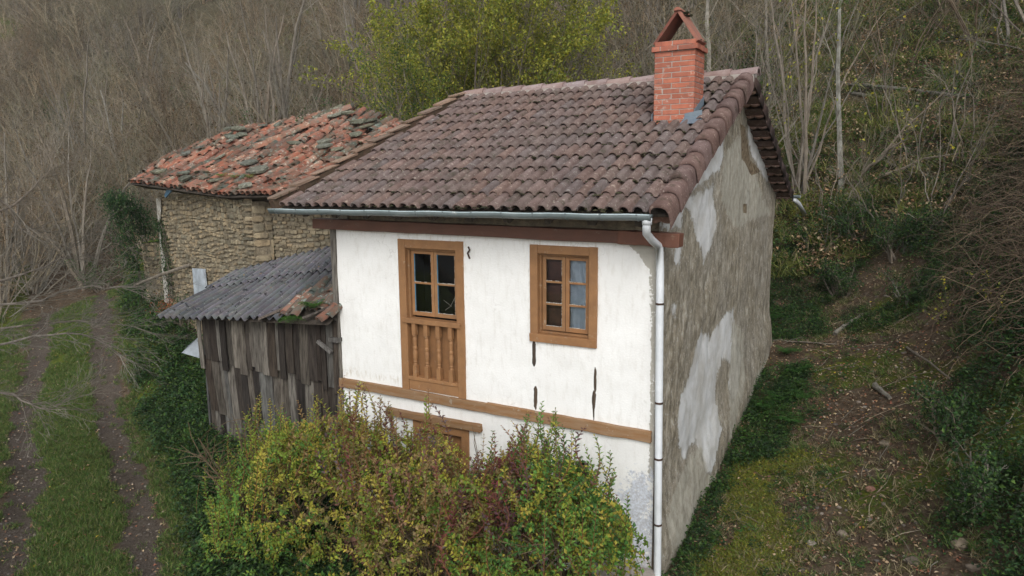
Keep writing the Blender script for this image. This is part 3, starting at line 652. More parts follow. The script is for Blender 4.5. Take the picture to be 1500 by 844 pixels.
for i, x in enumerate((-5.0, .42)):
    for k in range(N): t = PI+PI*k/(N-1); P[i, k] = (x, yb+math.cos(t)*.06, 4.63+math.sin(t)*.06)
mb.grid(P); mb.build('rear_gutter', M['zinc'], house, smooth=True); mb = MB(); mb.tube([(.30, yb, 4.56), (.33, yb+.15, 4.50), onX(1162, 291, .33)*0+np.array([.36, yb+.3, 4.44]), (.38, yb+.95, 4.22)], .045, 10); mb.build('rear_spout', M['pvc'], house, smooth=True)

# ---- beams and posts
def beam(name, pts, w, h, mat, tint=(1, 1, 1), j=.006, par=house, bev=.008, n=14):
    mb = MB(); a = Vector(pts[0]); b = Vector(pts[1]); vs = []
    for i in range(n+1):
        p = a.lerp(b, i/n); d = (b-a).normalized(); up = Vector((0, 0, 1)) if abs(d.z) < .7 else Vector((0, -1, 0)); s = d.cross(up).normalized(); u = s.cross(d)
        for x_, y_ in ((-1, -1), (1, -1), (1, 1), (-1, 1)): vs.append(p+s*(x_*w/2)+u*(y_*h/2)+Vector([random.uniform(-j, j) for _ in range(3)]))
    fs = [(0, 1, 2, 3), tuple(n*4+k for k in (3, 2, 1, 0))]+[(i*4+k, (i+1)*4+k, (i+1)*4+(k+1) % 4, i*4+(k+1) % 4) for i in range(n) for k in range(4)]
    mb.add(vs, fs, tint); return mb.build(name, mat, par, bevel=bev)
beam('wall_plate_beam', [(-5.32, -.03, 4.40), (-.46, -.03, 4.365)], .16, .15, M['redbeam'])
beam('wall_plate_beam', [(-.46, -.035, 4.365), (.27, -.035, 4.35)], .17, .16, M['redbeam'], (1.25, 1.15, 1.1))
beam('floor_beam', [(-5.02, -.012, 1.975), (-2.35, -.012, 1.975)], .08, .135, M['beamwood'], (.95, .9, .85)); beam('floor_beam', [(-2.35, -.012, 1.98), (-.03, -.012, 1.975)], .085, .145, M['beamwood'], (1.05, 1, .95))
beam('corner_post', [(-5.0, 0.01, 4.32), (-4.99, .01, -.1)], .09, .1, M['oldwood'], (1.5, 1.45, 1.35))
beam('corner_board', [(.012, -.012, 4.27), (.03, -.012, .0)], .03, .05, M['oldwood'], (1.2, 1.0, .8), j=.004)
M['bare'] = mottled('bare_post_wood', (.12, .09, .065), (.04, .03, .024), 8, .8, .012, .9, (9, 9, 1))
def splinter(x, z0, z1, w):
    n = 9; vs = []; mb = MB()
    for i in range(n):
        z = z0+(z1-z0)*i/(n-1); e = w*(.36 if 0 < i < n-1 else .12); vs += [(x-e*random.uniform(.85, 1.1), -.003, z), (x, -.007, z), (x+e*random.uniform(.85, 1.1), -.003, z)]
    mb.add(vs, [(i*3+k, i*3+k+1, i*3+4+k, i*3+3+k) for i in range(n-1) for k in (0, 1)], tcol(v=.2)); mb.build('exposed_post', M['bare'], house)
splinter(-1.63, 2.64, 2.98, .075); splinter(-1.61, 2.06, 2.38, .075); splinter(-.79, 2.05, 2.44, .08); splinter(-.775, 2.41, 2.74, .05)
mb = MB(); mb.tube([onY(686, 362, -.01), onY(688, 366, -.04), onY(685, 371, -.03), onY(688, 379, -.01)], .012, 6); mb.build('wall_hook', M['iron'], house)
# ---- joinery
def bx(name, a, b, mat, par, tint=(1, 1, 1), bev=.006):
    mb = MB(); mb.box(a, b, tint, .0025); return mb.build(name, mat, par, bevel=bev)
def sash(par, x0, x1, z0, z1, rows, y, dark, curtain=False, shutter=False):
    w = .048; mb = MB(); t = tcol(v=.06)
    mb.box((x0, y, z0), (x0+w, y+.04, z1), t); mb.box((x1-w, y, z0), (x1, y+.04, z1), t); mb.box((x0+w, y+.001, z0), (x1-w, y+.039, z0+w*1.15), t); mb.box((x0+w, y+.001, z1-w), (x1-w, y+.039, z1), t)
    ph = (z1-z0-w*2.15)/rows
    for r in range(1, rows): zz = z0+w*1.15+r*ph; mb.box((x0+w, y+.003, zz-.013), (x1-w, y+.037, zz+.013), t)
    s = mb.build('sash', M['ochre'], par, bevel=.004)
    for r in range(rows):
        za = z0+w*1.15+r*ph+(.013 if r else 0); zb = z0+w*1.15+(r+1)*ph-(.013 if r < rows-1 else 0)
        g = MB(); g.add([(x0+w, y+.02, za), (x1-w, y+.02, za), (x1-w, y+.02, zb), (x0+w, y+.02, zb)], [(0, 1, 2, 3)]); g.build('pane', M['glass'], par)
    pm = MB(); pb = MB()
    for r in range(rows):
        za = z0+w*1.15+r*ph+(.013 if r else 0); zb = z0+w*1.15+(r+1)*ph-(.013 if r < rows-1 else 0)
        for k in range(7):
            q0 = za+(zb-za)*k/7; q1 = q0+(zb-za)/7*random.uniform(.5, 1)
            if random.random() < .8: pm.box((x1-w-.006*random.uniform(.5, 1.3), y+.006, q0), (x1-w+.002, y+.018, q1))
            q0 = x0+w+(x1-x0-2*w)*k/7; q1 = q0+(x1-x0-2*w)/7*random.uniform(.5, 1)
            if random.random() < .8: pm.box((q0, y+.006, za-.002), (q1, y+.018, za+.008*random.uniform(.5, 1.2)))
        if dark: pb.box((x0+w-.001, y+.005, za), (x0+w+.008, y+.019, zb))
    tag(pm.build('putty', M['putty'], par), kind='stuff')
    if dark: tag(pb.build('blue_edge', M['bluepaint'], par), kind='stuff')
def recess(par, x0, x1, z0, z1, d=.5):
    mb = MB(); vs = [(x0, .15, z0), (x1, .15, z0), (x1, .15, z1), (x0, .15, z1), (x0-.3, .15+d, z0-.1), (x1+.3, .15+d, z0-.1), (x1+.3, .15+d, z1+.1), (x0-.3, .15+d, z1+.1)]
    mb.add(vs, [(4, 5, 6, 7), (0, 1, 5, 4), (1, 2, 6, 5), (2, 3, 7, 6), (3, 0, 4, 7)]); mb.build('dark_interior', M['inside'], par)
FR = MB()
fw = MB(); fw.box((0, 0, 0), (0, 0, 0))
def frame(par, x0, x1, z0, z1, w, y0, y1, sides='LRTB', tint=(1, 1, 1)):
    mb = MB()
    if 'L' in sides: mb.box((x0, y0, z0), (x0+w, y1, z1), tint, .002)
    if 'R' in sides: mb.box((x1-w, y0, z0), (x1, y1, z1), tint, .002)
    if 'T' in sides: mb.box((x0+w, y0+.002, z1-w), (x1-w, y1-.002, z1-.001), tint, .001)
    if 'B' in sides: mb.box((x0+w, y0+.002, z0+.001), (x1-w, y1-.002, z0+w), tint, .001)
    return mb.build('frame', M['ochre'], par, bevel=.006)
def carrier(name, label=None):          # a part that is an Empty holding its own sub-parts
    o = bpy.data.objects.new(name, None); COL.objects.link(o); o.parent = house; ORG[o.name] = ORG[house.name]
    if label: o['label'] = label
    return o
# french window with baluster rail
x0, x1, z0, z1 = FW
fwn = carrier('french_window', 'tall french window with a balustrade of four turned balusters')
frame(fwn, x0, x1, z0-.03, z1, .125, -.022, .14, 'LRT'); frame(fwn, x0+.125, x1-.125, z0+1.0, z1-.125, .035, .03, .135, 'LRT', (.85, .85, .85))
sash(fwn, x0+.16, -3.243, 3.13, z1-.16, 2, .07, True); sash(fwn, -3.24, x1-.16, 3.13, z1-.16, 2, .075, True)
bx('rail', (x0+.06, -.045, 3.03), (x1-.06, .10, 3.10), M['ochre'], fwn, (1.05, 1.05, 1.05)); bx('rail', (x0+.127, -.03, 2.20), (x1-.127, .09, 2.25), M['ochre'], fwn, (1.1, 1.1, 1.1))
bx('sill', (x0+.127, -.015, 2.055), (x1-.127, .10, 2.198), M['ochre'], fwn); bx('panel', (x0+.12, .085, 2.2), (x1-.12, .11, 3.05), M['ochre'], fwn, (.8, .78, .76))
for k in range(4):
    xx = x0+.24+k*.207; mb = MB(); mb.box((xx-.032, -.03, 2.25), (xx+.032, .034, 2.42)); mb.box((xx-.032, -.03, 2.86), (xx+.032, .034, 3.03))
    pr = [(.026, .0), (.03, .01), (.022, .03), (.03, .05), (.024, .07), (.034, .12), (.036, .17), (.028, .22), (.033, .24), (.033, .26), (.026, .28), (.03, .33), (.032, .38), (.024, .41), (.031, .425), (.026, .44)]
    mb.lathe((xx, .002, 2.42), pr, 12); mb.build('baluster', M['ochre'], fwn, bevel=.003)
recess(fwn, x0+.1, x1-.1, 2.2, z1-.1, .7)
mb = MB()
for a, b in (((-2.92, 3.42), (-2.99, 3.30)), ((-2.99, 3.30), (-3.08, 3.24)), ((-2.92, 3.42), (-2.86, 3.19)), ((-3.10, 3.38), (-2.97, 3.3))): mb.tube([(a[0], .094, a[1]), (b[0], .094, b[1])], .0014, 3)
mb.build('glass_crack', M['putty'], fwn)
# small window
x0, x1, z0, z1 = WN
wn = carrier('window', 'square casement window with net curtain in the right sash and a brown shutter behind the left')
frame(wn, x0, x1, z0+.03, z1, .11, -.022, .14, 'LRT'); bx('sill', (x0-.0, -.04, z0-.02), (x1-.0, .12, z0+.085), M['ochre'], wn, (1.02, 1, .98))
frame(wn, x0+.11, x1-.11, z0+.085, z1-.11, .03, .03, .135, 'LRTB', (.85, .85, .85))
xm = (x0+x1)/2
sash(wn, x0+.14, xm-.002, z0+.125, z1-.14, 3, .065, False); sash(wn, xm+.002, x1-.14, z0+.125, z1-.14, 3, .07, False)
bx('shutter', (x0+.15, .15, z0+.13), (xm-.01, .17, z1-.15), mottled('shutter_brown', (.12, .05, .035), (.075, .035, .027), 6, .4, .005, .6), wn)
M['shp'] = mottled('shutter_panel_brown', (.15, .065, .045), (.09, .045, .035), 6, .4, .005, .6)
for r in range(3): mb = MB(); mb.box((x0+.20, .139, z0+.21+r*.3), (xm-.075, .149, z0+.4+r*.3)); mb.build('shutter_panel', M['shp'], wn)
mb = MB(); P = np.zeros((26, 40, 3))
for i in range(26):
    for k in range(40):
        u = i/25; v = k/39; sw = v*3 % 1; P[i, k] = (xm+.03+u*(x1-.17-xm), .125+.012*math.sin(u*14+math.sin(v*9)*2)+.02*math.sin(sw*PI)*math.cos((u-.45)*3), z0+.14+v*(z1-z0-.32)-.02*math.sin(u*PI)*math.sin(sw*PI))
mb.grid(P); mb.build('net_curtain', M['curtain'], wn, smooth=True)
recess(wn, x0+.1, x1-.1, z0+.1, z1-.1)
# ground floor door under a rough lintel
dr = carrier('door', 'brown wooden door under a rough timber lintel')
x0, x1, z0, z1 = DR
frame(dr, x0, x1, z0, z1, .12, -.02, .12, 'LRT'); bx('door_leaf', (x0+.12, .08, z0), (x1-.12, .12, z1-.12), M['ochre'], dr, (.85, .82, .8))
for zz in (1.2, .75, .3): mb = MB(); mb.box((x0+.22, .068, zz-.14), (x1-.22, .082, zz+.14), (.9, .88, .86)); mb.build('door_panel', M['ochre'], dr, bevel=.008)
beam('lintel', [(-4.06, -.02, 1.665), (-2.44, -.02, 1.67)], .12, .10, M['beamwood'], (.85, .78, .7), par=dr)
mb = MB(); mb.add([(SM[0], .10, SM[2]), (SM[1], .10, SM[2]), (SM[1], .10, SM[3]), (SM[0], .10, SM[3]), (SM[0]-.01, -.0, SM[2]-.01), (SM[1]+.01, 0, SM[2]-.01), (SM[1]+.01, 0, SM[3]+.01), (SM[0]-.01, 0, SM[3]+.01)], [(0, 1, 2, 3), (0, 4, 5, 1), (1, 5, 6, 2), (2, 6, 7, 3), (3, 7, 4, 0)])
mb.build('wall_vent', M['inside'], house)
mb = MB(); mb.box((-.62, -.34, -.3), (.10, -.03, .30), j=.02); mb.box((-.35, -.5, -.3), (.3, -.14, .16), j=.03); s_ = mb.build('stone_step', M['mortarw'], house, bevel=.02)
# ================================================================== STONE BARN
barn = thing('stone_barn', (-9.5, 4, 1.2), 'old rubble stone barn with a sagging roof of red tiles and grey slabs', 'barn')
random.seed(21)
def rubble(mb, mo, p0, p1, z0f, z1f, hs=(.07, .15), ws=(.12, .34), quoinL=False, quoinR=False, lean=0):
    a = Vector((p0[0], p0[1], 0)); b = Vector((p1[0], p1[1], 0)); L = (b-a).length; d = (b-a)/L; n = Vector((d.y, -d.x, 0))
    zlo = min(z0f(0), z0f(1)); zhi = max(z1f(0), z1f(1)); z = zlo
    P = np.zeros((20, 16, 3))
    for i in range(20):
        for k in range(16):
            u = i/19; v = k/15; zz = z0f(u)+(z1f(u)-z0f(u))*v; q = a+d*(L*u)-n*(.02+random.uniform(0, .012))+n*lean*(1-v); P[i, k] = (q.x, q.y, zz)
    mo.grid(P)
    row = 0
    while z < zhi:
        h = random.uniform(*hs); u = -random.uniform(0, .1)
        while u < L:
            w = random.uniform(*ws)*(1 if h > .1 else .8); q = False
            if quoinR and u > L-.45: u = max(u, L-(.42 if row % 2 else .26)); w = L-u+.0; q = True
            if quoinL and u <= 0: u = 0; w = .4 if row % 2 else .25; q = True
            uc = (u+w/2)/L; zt = z1f(min(max(uc, 0), 1)); zb = z0f(min(max(uc, 0), 1))
            hh = h*random.uniform(.75, 1.0)
            if zb-.1 < z and z+hh*.5 < zt and u+w > 0 and (random.random() < .97):
                u0 = max(u, 0)+.004; u1 = min(u+w, L)-.004; zz0 = z+random.uniform(-.02, .02)+.003; zz1 = min(z+hh, zt)-.003; pr = random.uniform(.002, .024)+(.02 if q else 0)
                if u1-u0 > .03 and zz1-zz0 > .02:
                    outer = []; m = 8; cu = (u0+u1)/2; cz = (zz0+zz1)/2; ru = (u1-u0)/2; rzz = (zz1-zz0)/2
                    for k in range(m):
                        t = 2*PI*(k+.5)/m; e = .78 if not q else .9; c_, s_ = math.cos(t), math.sin(t); c_ = math.copysign(abs(c_)**.45, c_); s_ = math.copysign(abs(s_)**.45, s_); outer.append((cu+c_*ru*random.uniform(.88, 1.02), cz+s_*rzz*random.uniform(.86, 1.04)))
                    vs = []; zw = .05*math.sin(cu*1.7+row*.23)+.03*math.sin(cu*4.1+row)
                    for f_, dep in ((1, -.03), (.97, pr*.6), (.8, pr)):
                        for (uu, z_) in outer:
                            uu2 = cu+(uu-cu)*f_; z2 = cz+(z_-cz)*f_; lv = (z2-zb)/max(zt-zb, .1); p = a+d*uu2+n*(dep+lean*(1-lv)+random.uniform(-.003, .003)); vs.append((p.x, p.y, z2+zw))
                    fs = [(r*m+k, r*m+(k+1) % m, (r+1)*m+(k+1) % m, (r+1)*m+k) for r in (0, 1) for k in range(m)]+[tuple(2*m+k for k in range(m))]
                    tc = tcol((1.0, .98, .93) if random.random() < .6 else (.72, .74, .74), .26); dk = .78 if q and random.random() < .5 else 1; tc = tuple(c*dk for c in tc)
                    mb.add(vs, fs, tc)
            u += w
        z += h; row += 1
BL_ = (-13.5, 3.0); Q0 = (-8.75, 1.72); Q1 = (-8.55, 2.05); RR = (-4.9, 2.2)
mb = MB(); mo = MB()
gz = lambda p0, p1: (lambda u: hz1(p0[0]+(p1[0]-p0[0])*u, p0[1]+(p1[1]-p0[1])*u)-.25)
rubble(mb, mo, BL_, Q0, gz(BL_, Q0), lambda u: 4.72-.0*u, hs=(.05, .13), ws=(.06, .25), quoinR=True, lean=.0); rubble(mb, mo, Q0, Q1, lambda u: 2.4, lambda u: 4.62, hs=(.12, .2), ws=(.3, .4)); rubble(mb, mo, Q1, RR, lambda u: 2.4, lambda u: 4.62, hs=(.06, .12), ws=(.1, .26))
w = mb.build('wall', M['stone'], barn); mo.build('wall_mortar', M['mortar'], w)
mb = MB(); mo = MB(); rubble(mb, mo, (-14.4, 6.8), BL_, gz((-14.4, 6.8), BL_), lambda u: 4.55); w2 = mb.build('end_wall', M['stone'], barn); mo.build('wall_mortar', M['mortar'], w2)
# whitewashed strip on the left corner and the pale patch of a blocked window
mb = MB()
def wpt(u, z, off=.04): a = np.array(BL_); b = np.array(Q0); n_ = np.array([(b-a)[1], -(b-a)[0]])/np.linalg.norm(b-a); p = a+(b-a)*u+n_*off; return (p[0], p[1], z)
vs = []
for i in range(16): z = 4.6-i*.17; vs += [wpt(-.004, z, .03), wpt(.045+random.uniform(-.02, .025), z, .045)]
mb.add(vs, [(2*i, 2*i+2, 2*i+3, 2*i+1) for i in range(15)]); mb.build('limewash', mottled('old_limewash', (.52, .5, .46), (.25, .22, .17), 8, .8, .02, .95, spots=[(6, .55, .1, (.2, .17, .12))]), w)
def wallhit(px, py):
    a = np.array(BL_); b = np.array(Q0); n_ = np.array([(b-a)[1], -(b-a)[0], 0])/np.linalg.norm(b-a); r = ray(px, py); A = np.array([a[0], a[1], 0])+n_*.045
    return CAM+r*(((A-CAM)@n_)/(r@n_))
mb = MB(); c = [wallhit(*p) for p in ((284, 393), (301, 394), (304, 424), (287, 432))]
mb.add([tuple(p) for p in c], [(0, 1, 2, 3)]); o = mb.build('patched_window', M['plastic'], barn); o.modifiers.new('t', 'SOLIDIFY').thickness = .04
# roof surface
def TR(px, py, y): return tuple(onY(px, py, y))
EV = [(-14.2, 2.75, 5.0), (-13.0, 2.3, 4.98), TR(270, 277, 2.0), TR(330, 285, 1.65), TR(400, 284, 1.45), (-6.6, 1.45, 4.74), (-4.9, 1.5, 4.74)]
TP = [(-14.2, 3.1, 5.12), TR(224, 244, 3.3), TR(280, 220, 3.9), TR(340, 196, 4.4), TR(400, 188, 4.8), TR(440, 180, 5), TR(506, 166, 5.1), TR(540, 178, 5.1), TR(575, 189, 5.0), (-5.2, 4.6, 6.05)]
EVx = np.array([p[0] for p in EV]); TPx = np.array([p[0] for p in TP])
def ev(x): return np.interp(x, EVx, [p[1] for p in EV]), np.interp(x, EVx, [p[2] for p in EV])
def tp(x): return np.interp(x, TPx, [p[1] for p in TP]), np.interp(x, TPx, [p[2] for p in TP])
def bz(x, t):
    ye, ze = ev(x); yt, zt = tp(x); s = .10*math.sin(PI*t)*(.7 if x > -10 else .3); wv = (float(vnoise(np.array([x*1.1]), np.array([t*3.]))[0])-.5)*.12*math.sin(PI*min(max(t, 0), 1))
    return Vector((x, ye+(yt-ye)*t, ze+(zt-ze)*t-s+wv))
mb = MB(); nx = 50; P = np.array([[tuple(bz(x, t)-Vector((0, 0, .06))) for t in np.linspace(0, 1, 12)] for x in np.linspace(-14.1, -4.95, nx)]); mb.grid(P)
P2 = np.array([[tuple(bz(x, 1)-Vector((0, 0, .06))), (x, tp(x)[0]+1.8, max(tp(x)[1]-1.2, 4.2))] for x in np.linspace(-14.1, -4.95, nx)]); mb.grid(P2)
P3 = P[:, 0:1].repeat(2, 1).copy(); P3[:, 1, 2] -= .0; P3[:, 1, 1] += .5; P3[:, 1, 2] -= .12; mb.grid(P3)
broof = mb.build('roof', M['darkwood'], barn)
def canal(mb, p, d, up, L, r0, r1, tint, N=7, inv=False, depth=.9):
    d = Vector(d).normalized(); up = Vector(up); s = d.cross(up).normalized(); up = s.cross(d).normalized(); p = Vector(p); vs = []
    sg = -1 if inv else 1
    for e, r in ((0, r0), (L, r1)):
        for k in range(N): t = PI*k/(N-1); vs.append(p+d*e+s*(math.cos(t)*r)+up*(math.sin(t)*r*depth*sg))
    for k in range(N): t = PI*k/(N-1); vs.append(p+d*.004+s*(math.cos(t)*(r0-.016))+up*(math.sin(t)*(r0-.016)*depth*sg))
    for k in range(N): t = PI*k/(N-1); vs.append(p+d*.12+s*(math.cos(t)*(r0-.018))+up*(math.sin(t)*(r0-.018)*depth*sg))
    fs = [(k, k+1, N+k+1, N+k) for k in range(N-1)]+[(k+1, k, 2*N+k, 2*N+k+1) for k in range(N-1)]+[(2*N+k+1, 2*N+k, 3*N+k, 3*N+k+1) for k in range(N-1)]
    mb.add(vs, fs, tint)
CLR = [(1.1, .95, .9), (.95, .85, .82), (.75, .75, .75), (1.3, 1.3, 1.25), (.5, .6, .6), (.62, .8, .8), (1.15, .85, .75), (1.0, .8, .75)]
mb = MB(); ml = MB(); pitch = .19
x = -13.95
while x < -4.95:
    ye, ze = ev(x); yt, zt = tp(x); Ls = math.hypot(yt-ye, zt-ze); nr = max(1, int(Ls/.32)); wob = random.uniform(-.03, .03)
    for r in range(nr+1):
        t0 = (r+random.uniform(-.12, .12))/max(nr, 1); t0 = max(min(t0, .99), -.02); p = bz(x+wob, t0); q = bz(x+wob, t0+.1); d = (q-p).normalized()
        ch_ = .05 if r == 0 else 1
        d = (d+Vector((random.gauss(0, .09)*ch_, random.gauss(0, .05)*ch_, random.gauss(0, .035)*ch_))).normalized()
        up = Vector((random.gauss(0, .12), -d.z, d.y)); tc = tcol(random.choice(CLR), .2)
        if random.random() < .93 or r == 0: canal(mb, p+Vector((0, 0, .0+random.uniform(0, .025)*ch_)), d, up, .40*random.uniform(.85, 1.05), .088, .072, tc)
        canal(mb, bz(x+pitch/2, t0)+Vector((0, 0, .045)), d, up, .40, .075, .085, tcol(random.choice(CLR), .2), inv=True, N=5, depth=.8)
    x += pitch*random.uniform(.96, 1.05)
mb.build('clay_tiles', M['clay'], broof, smooth=True)
# a fallen ridge run of redder tiles
for px, py, L in ((372, 238, 0), (392, 227, 0), (412, 217, 0), (432, 208, 0), (452, 199, 0), (470, 190, 0), (486, 181, 0)):
    t = .55+(px-372)/114*.4; xx = None
    for xq in np.linspace(-13, -5, 160):
        pr_ = bz(xq, t); v = M3 @ (np.array(pr_)-CAM); X_ = 750+FPX*v[0]/v[2]
        if X_ > px: xx = xq; break
    mb = MB(); p = bz(xx, t)+Vector((0, 0, .1)); canal(mb, p, (.55, .65, .32), (0, -.3, 1), .46, .12, .10, tcol((1.3, 1.3, 1.25), .15)); mb.build('loose_ridge_tile', M['clay'], broof, smooth=True)
def slab(mb, p, w, l, th, tint):
    m = random.randint(5, 8); a0 = random.uniform(0, 6); vs = []; tl = Vector((random.gauss(0, .1), random.gauss(-.38, .12), 1)).normalized(); s = tl.cross(Vector((0, 1, 0))).normalized(); f = s.cross(tl)*-1
    rr = [random.uniform(.7, 1.1) for _ in range(m)]
    for z in (0, th):
        for k in range(m): t = a0+2*PI*k/m; vs.append(p+s*(math.cos(t)*w/2*rr[k])+f*(math.sin(t)*l/2*rr[k])+tl*z)
    mb.add(vs, [tuple(range(m-1, -1, -1)), tuple(range(m, 2*m))]+[(k, (k+1) % m, m+(k+1) % m, m+k) for k in range(m)], tint)
for i in range(46):
    mb = MB(); x = random.uniform(-13.3, -5.8); t = random.betavariate(1.6, 1.3) if random.random() < .75 else random.uniform(.88, 1); p = bz(x, min(t, 1)); slab(mb, p+Vector((0, 0, random.uniform(.08, .15))), random.uniform(.2, .55), random.uniform(.2, .5), random.uniform(.02, .05), tcol(random.choice([(1, 1, 1), (1.3, 1.3, 1.25), (.85, .87, .8), (1.1, 1.08, .95)]), .25)); mb.build('stone_slab', M['slab'], broof)
# ridge line of slabs
mb = MB(); g = MB()
for i in range(420):
    x = random.uniform(-13.8, -5.2); t = random.uniform(0, 1)
    if fbm(np.array([x*.9]), np.array([t*4+3]))[0] < .52: continue
    p = bz(x, t); blob(mb, p+Vector((random.uniform(-.05, .05), 0, .08)), random.uniform(.02, .06), tcol(v=.4))
tag(mb.build('moss', M['moss'], broof), kind='stuff')
# blue sheet hanging under the barn eave, pole, scraps
mb = MB(); c = [wallhit(*p) for p in ((262, 274), (272, 272), (267, 280), (259, 289), (257, 286))]; c = [tuple(np.array(p)+np.array([.0, -.25, 0])) for p in c]; mb.add(c, [tuple(range(5))]); o = mb.build('plastic_scrap', M['blueplastic']); o.modifiers.new('t', 'SOLIDIFY').thickness = .03; tag(o, 'scrap of blue plastic hanging under the barn eave', 'plastic scrap')
mb = MB(); a = wallhit(279, 388)+np.array([0, -.0, 0]); b = wallhit(232, 412)+np.array([.1, -.7, 0]); mb.tube([a, (a+b)/2+np.array([0, 0, .02]), b], [.04, .038, .03], 7); o = mb.build('timber_pole', M['bark']); tag(o, 'bare round pole jutting out of the stone barn wall', 'pole')

# ================================================================== LEAN-TO SHED
shed = thing('plank_shed', (-6.6, 0, .5), 'dilapidated grey plank lean-to shed with a corrugated roof, against the white house', 'shed'); random.seed(33)
B0, B1, T0, T1 = Vector((-8.95, -.32, 2.70)), Vector((-4.96, -.32, 2.92)), Vector(tuple(onY(345, 400, 1.6))), Vector((-5.0, 2.0, 4.18))
def sr(u, v): return (B0*(1-u)+B1*u)*(1-v)+(T0*(1-u)+T1*u)*v
sheets = MB(); Wd = (B1-B0).length; ns = 4
def usheet(u0, u1, v0, v1, lift, tint, wob=0):
    nu = max(int((u1-u0)*Wd/.177*8), 8); P = np.zeros((nu+1, 14, 3))
    for i in range(nu+1):
        u = u0+(u1-u0)*i/nu
        for k in range(14):
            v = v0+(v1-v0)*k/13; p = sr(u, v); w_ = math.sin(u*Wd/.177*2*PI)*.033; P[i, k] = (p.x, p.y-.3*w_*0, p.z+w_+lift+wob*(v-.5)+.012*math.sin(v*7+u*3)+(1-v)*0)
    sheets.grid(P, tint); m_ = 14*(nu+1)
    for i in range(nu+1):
        g_ = .62+.38*(.5+.5*math.sin((u0+(u1-u0)*i/nu)*Wd/.177*2*PI))  # troughs tinted darker: grime plus painted-in shade to sharpen the corrugation lines
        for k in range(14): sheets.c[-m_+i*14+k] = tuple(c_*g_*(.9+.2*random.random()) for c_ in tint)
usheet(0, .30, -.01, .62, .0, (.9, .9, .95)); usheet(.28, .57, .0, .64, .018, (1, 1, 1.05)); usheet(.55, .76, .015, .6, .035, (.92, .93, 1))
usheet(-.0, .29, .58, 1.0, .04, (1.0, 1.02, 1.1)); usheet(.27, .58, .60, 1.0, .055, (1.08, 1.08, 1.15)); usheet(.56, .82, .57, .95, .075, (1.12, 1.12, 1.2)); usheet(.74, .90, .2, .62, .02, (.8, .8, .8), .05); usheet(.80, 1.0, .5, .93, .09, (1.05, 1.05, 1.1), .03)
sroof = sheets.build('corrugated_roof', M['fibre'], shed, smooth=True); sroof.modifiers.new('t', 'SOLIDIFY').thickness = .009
mb = MB(); P = np.array([[tuple(sr(u, v)-Vector((0, 0, .05))) for v in np.linspace(.03, 1, 8)] for u in np.linspace(.02, 1, 14)]); mb.grid(P); mb.build('roof_deck', M['darkwood'], shed)
for i in range(64):
    u = random.uniform(.72, 1.0); v = random.uniform(.0, .55)
    if u < .86 and .2 < v and random.random() < .85: continue
    mb = MB(); p = sr(u, v)+Vector((0, 0, random.uniform(.01, .07))); canal(mb, p, Vector((random.gauss(0, .15), 1, .52)), (random.gauss(0, .2), -.45, 1), .42, .085, .07, tcol(random.choice([(.8, .9, .95), (.6, .8, .85), (1.1, 1.1, 1.1), (.45, .6, .65)]), .25)); mb.build('patching_tile', M['clay'], shed, smooth=True)
for i in range(9):
    mb = MB(); u = random.uniform(.62, .98); p = sr(u, random.uniform(.93, 1.02))+Vector((0, 0, .09)); canal(mb, p, Vector((random.gauss(0, .15), 1, .5)), (random.gauss(0, .2), -.45, 1), .42, .085, .07, tcol((1.2, 1.1, 1), .2)); mb.build('patching_tile', M['clay'], shed, smooth=True)
random.seed(8)
for (u0, v0, u1, v1, w) in ((.77, .05, .90, .36, .13), (.84, .25, 1.0, .52, .12), (.66, -.02, .80, .2, .12), (.88, .02, .99, .14, .1)): mb = MB(); mb.obox(sr(u0, v0)+Vector((0, 0, .07)), sr(u1, v1)+Vector((0, 0, .09)), w, .03, tcol((1.1, .95, .85), .3), j=.01); mb.build('loose_board', M['oldwood'], shed)
mb = MB(); mb.obox((-8.15, .04, 2.58), (-4.97, .04, 2.83), .07, .10, (1, 1, 1), j=.01); mb.obox((-8.05, .0, .4), (-8.12, 1.5, 2.9), .1, .1); mb.obox((-8.1, .05, 2.5), (-8.3, 1.5, 3.0), .08, .1); mb.build('shed_frame', M['oldwood'], shed)
# cladding: every board of the front, in three overlapping tiers
def board_tier(za, zb, xl0, xl1, xr, y, nm, seed, dropz):
    random.seed(seed); x = 0; xs_ = []
    while x < 1: xs_.append(x); x += random.uniform(.028, .062)
    xs_.append(1.0)
    for a, b in zip(xs_[:-1], xs_[1:]):
        xa0 = xl0+(xr-xl0)*a; xb0 = xl0+(xr-xl0)*b; xa1 = xl1+(xr-xl1)*a; xb1 = xl1+(xr-xl1)*b; mb = MB(); n = 6; vs = []; tilt = random.uniform(-.03, .03); yo = y+random.uniform(-.02, .012); z1 = za(a)+random.uniform(-.02, .02); z0 = zb(a)+random.uniform(-.14, .08)
        for i in range(n+1):
            t = i/n; z = z1+(z0-z1)*t; l = xa0+(xa1-xa0)*t+tilt*t*.5; r = xb0+(xb1-xb0)*t+tilt*t*.5-.006
            l += random.uniform(-.004, .004); r += random.uniform(-.004, .004); bw_ = .012*math.sin(t*PI)+t*dropz
            vs += [(l, yo-bw_, z), (r, yo-bw_, z), (r, yo-bw_+.022, z), (l, yo-bw_+.022, z)]
        fs = [(0, 1, 2, 3), tuple(n*4+k for k in (3, 2, 1, 0))]+[(i*4+k, i*4+(k+1) % 4, (i+1)*4+(k+1) % 4, (i+1)*4+k) for i in range(n) for k in range(4)]
        k = random.choice([(1.3, 1.28, 1.22), (.9, .88, .84), (.35, .3, .27), (.7, .66, .6), (1.9, 1.85, 1.72), (.5, .42, .36), (1.1, 1.05, .97), (.26, .22, .2), (.45, .38, .33), (.3, .25, .22)])
        if random.random() < .012: k = (.8, .45, .35)
        mb.add(vs, fs, tcol(k, .2)); mb.build('board', M['oldwood'], shed, bevel=.003)
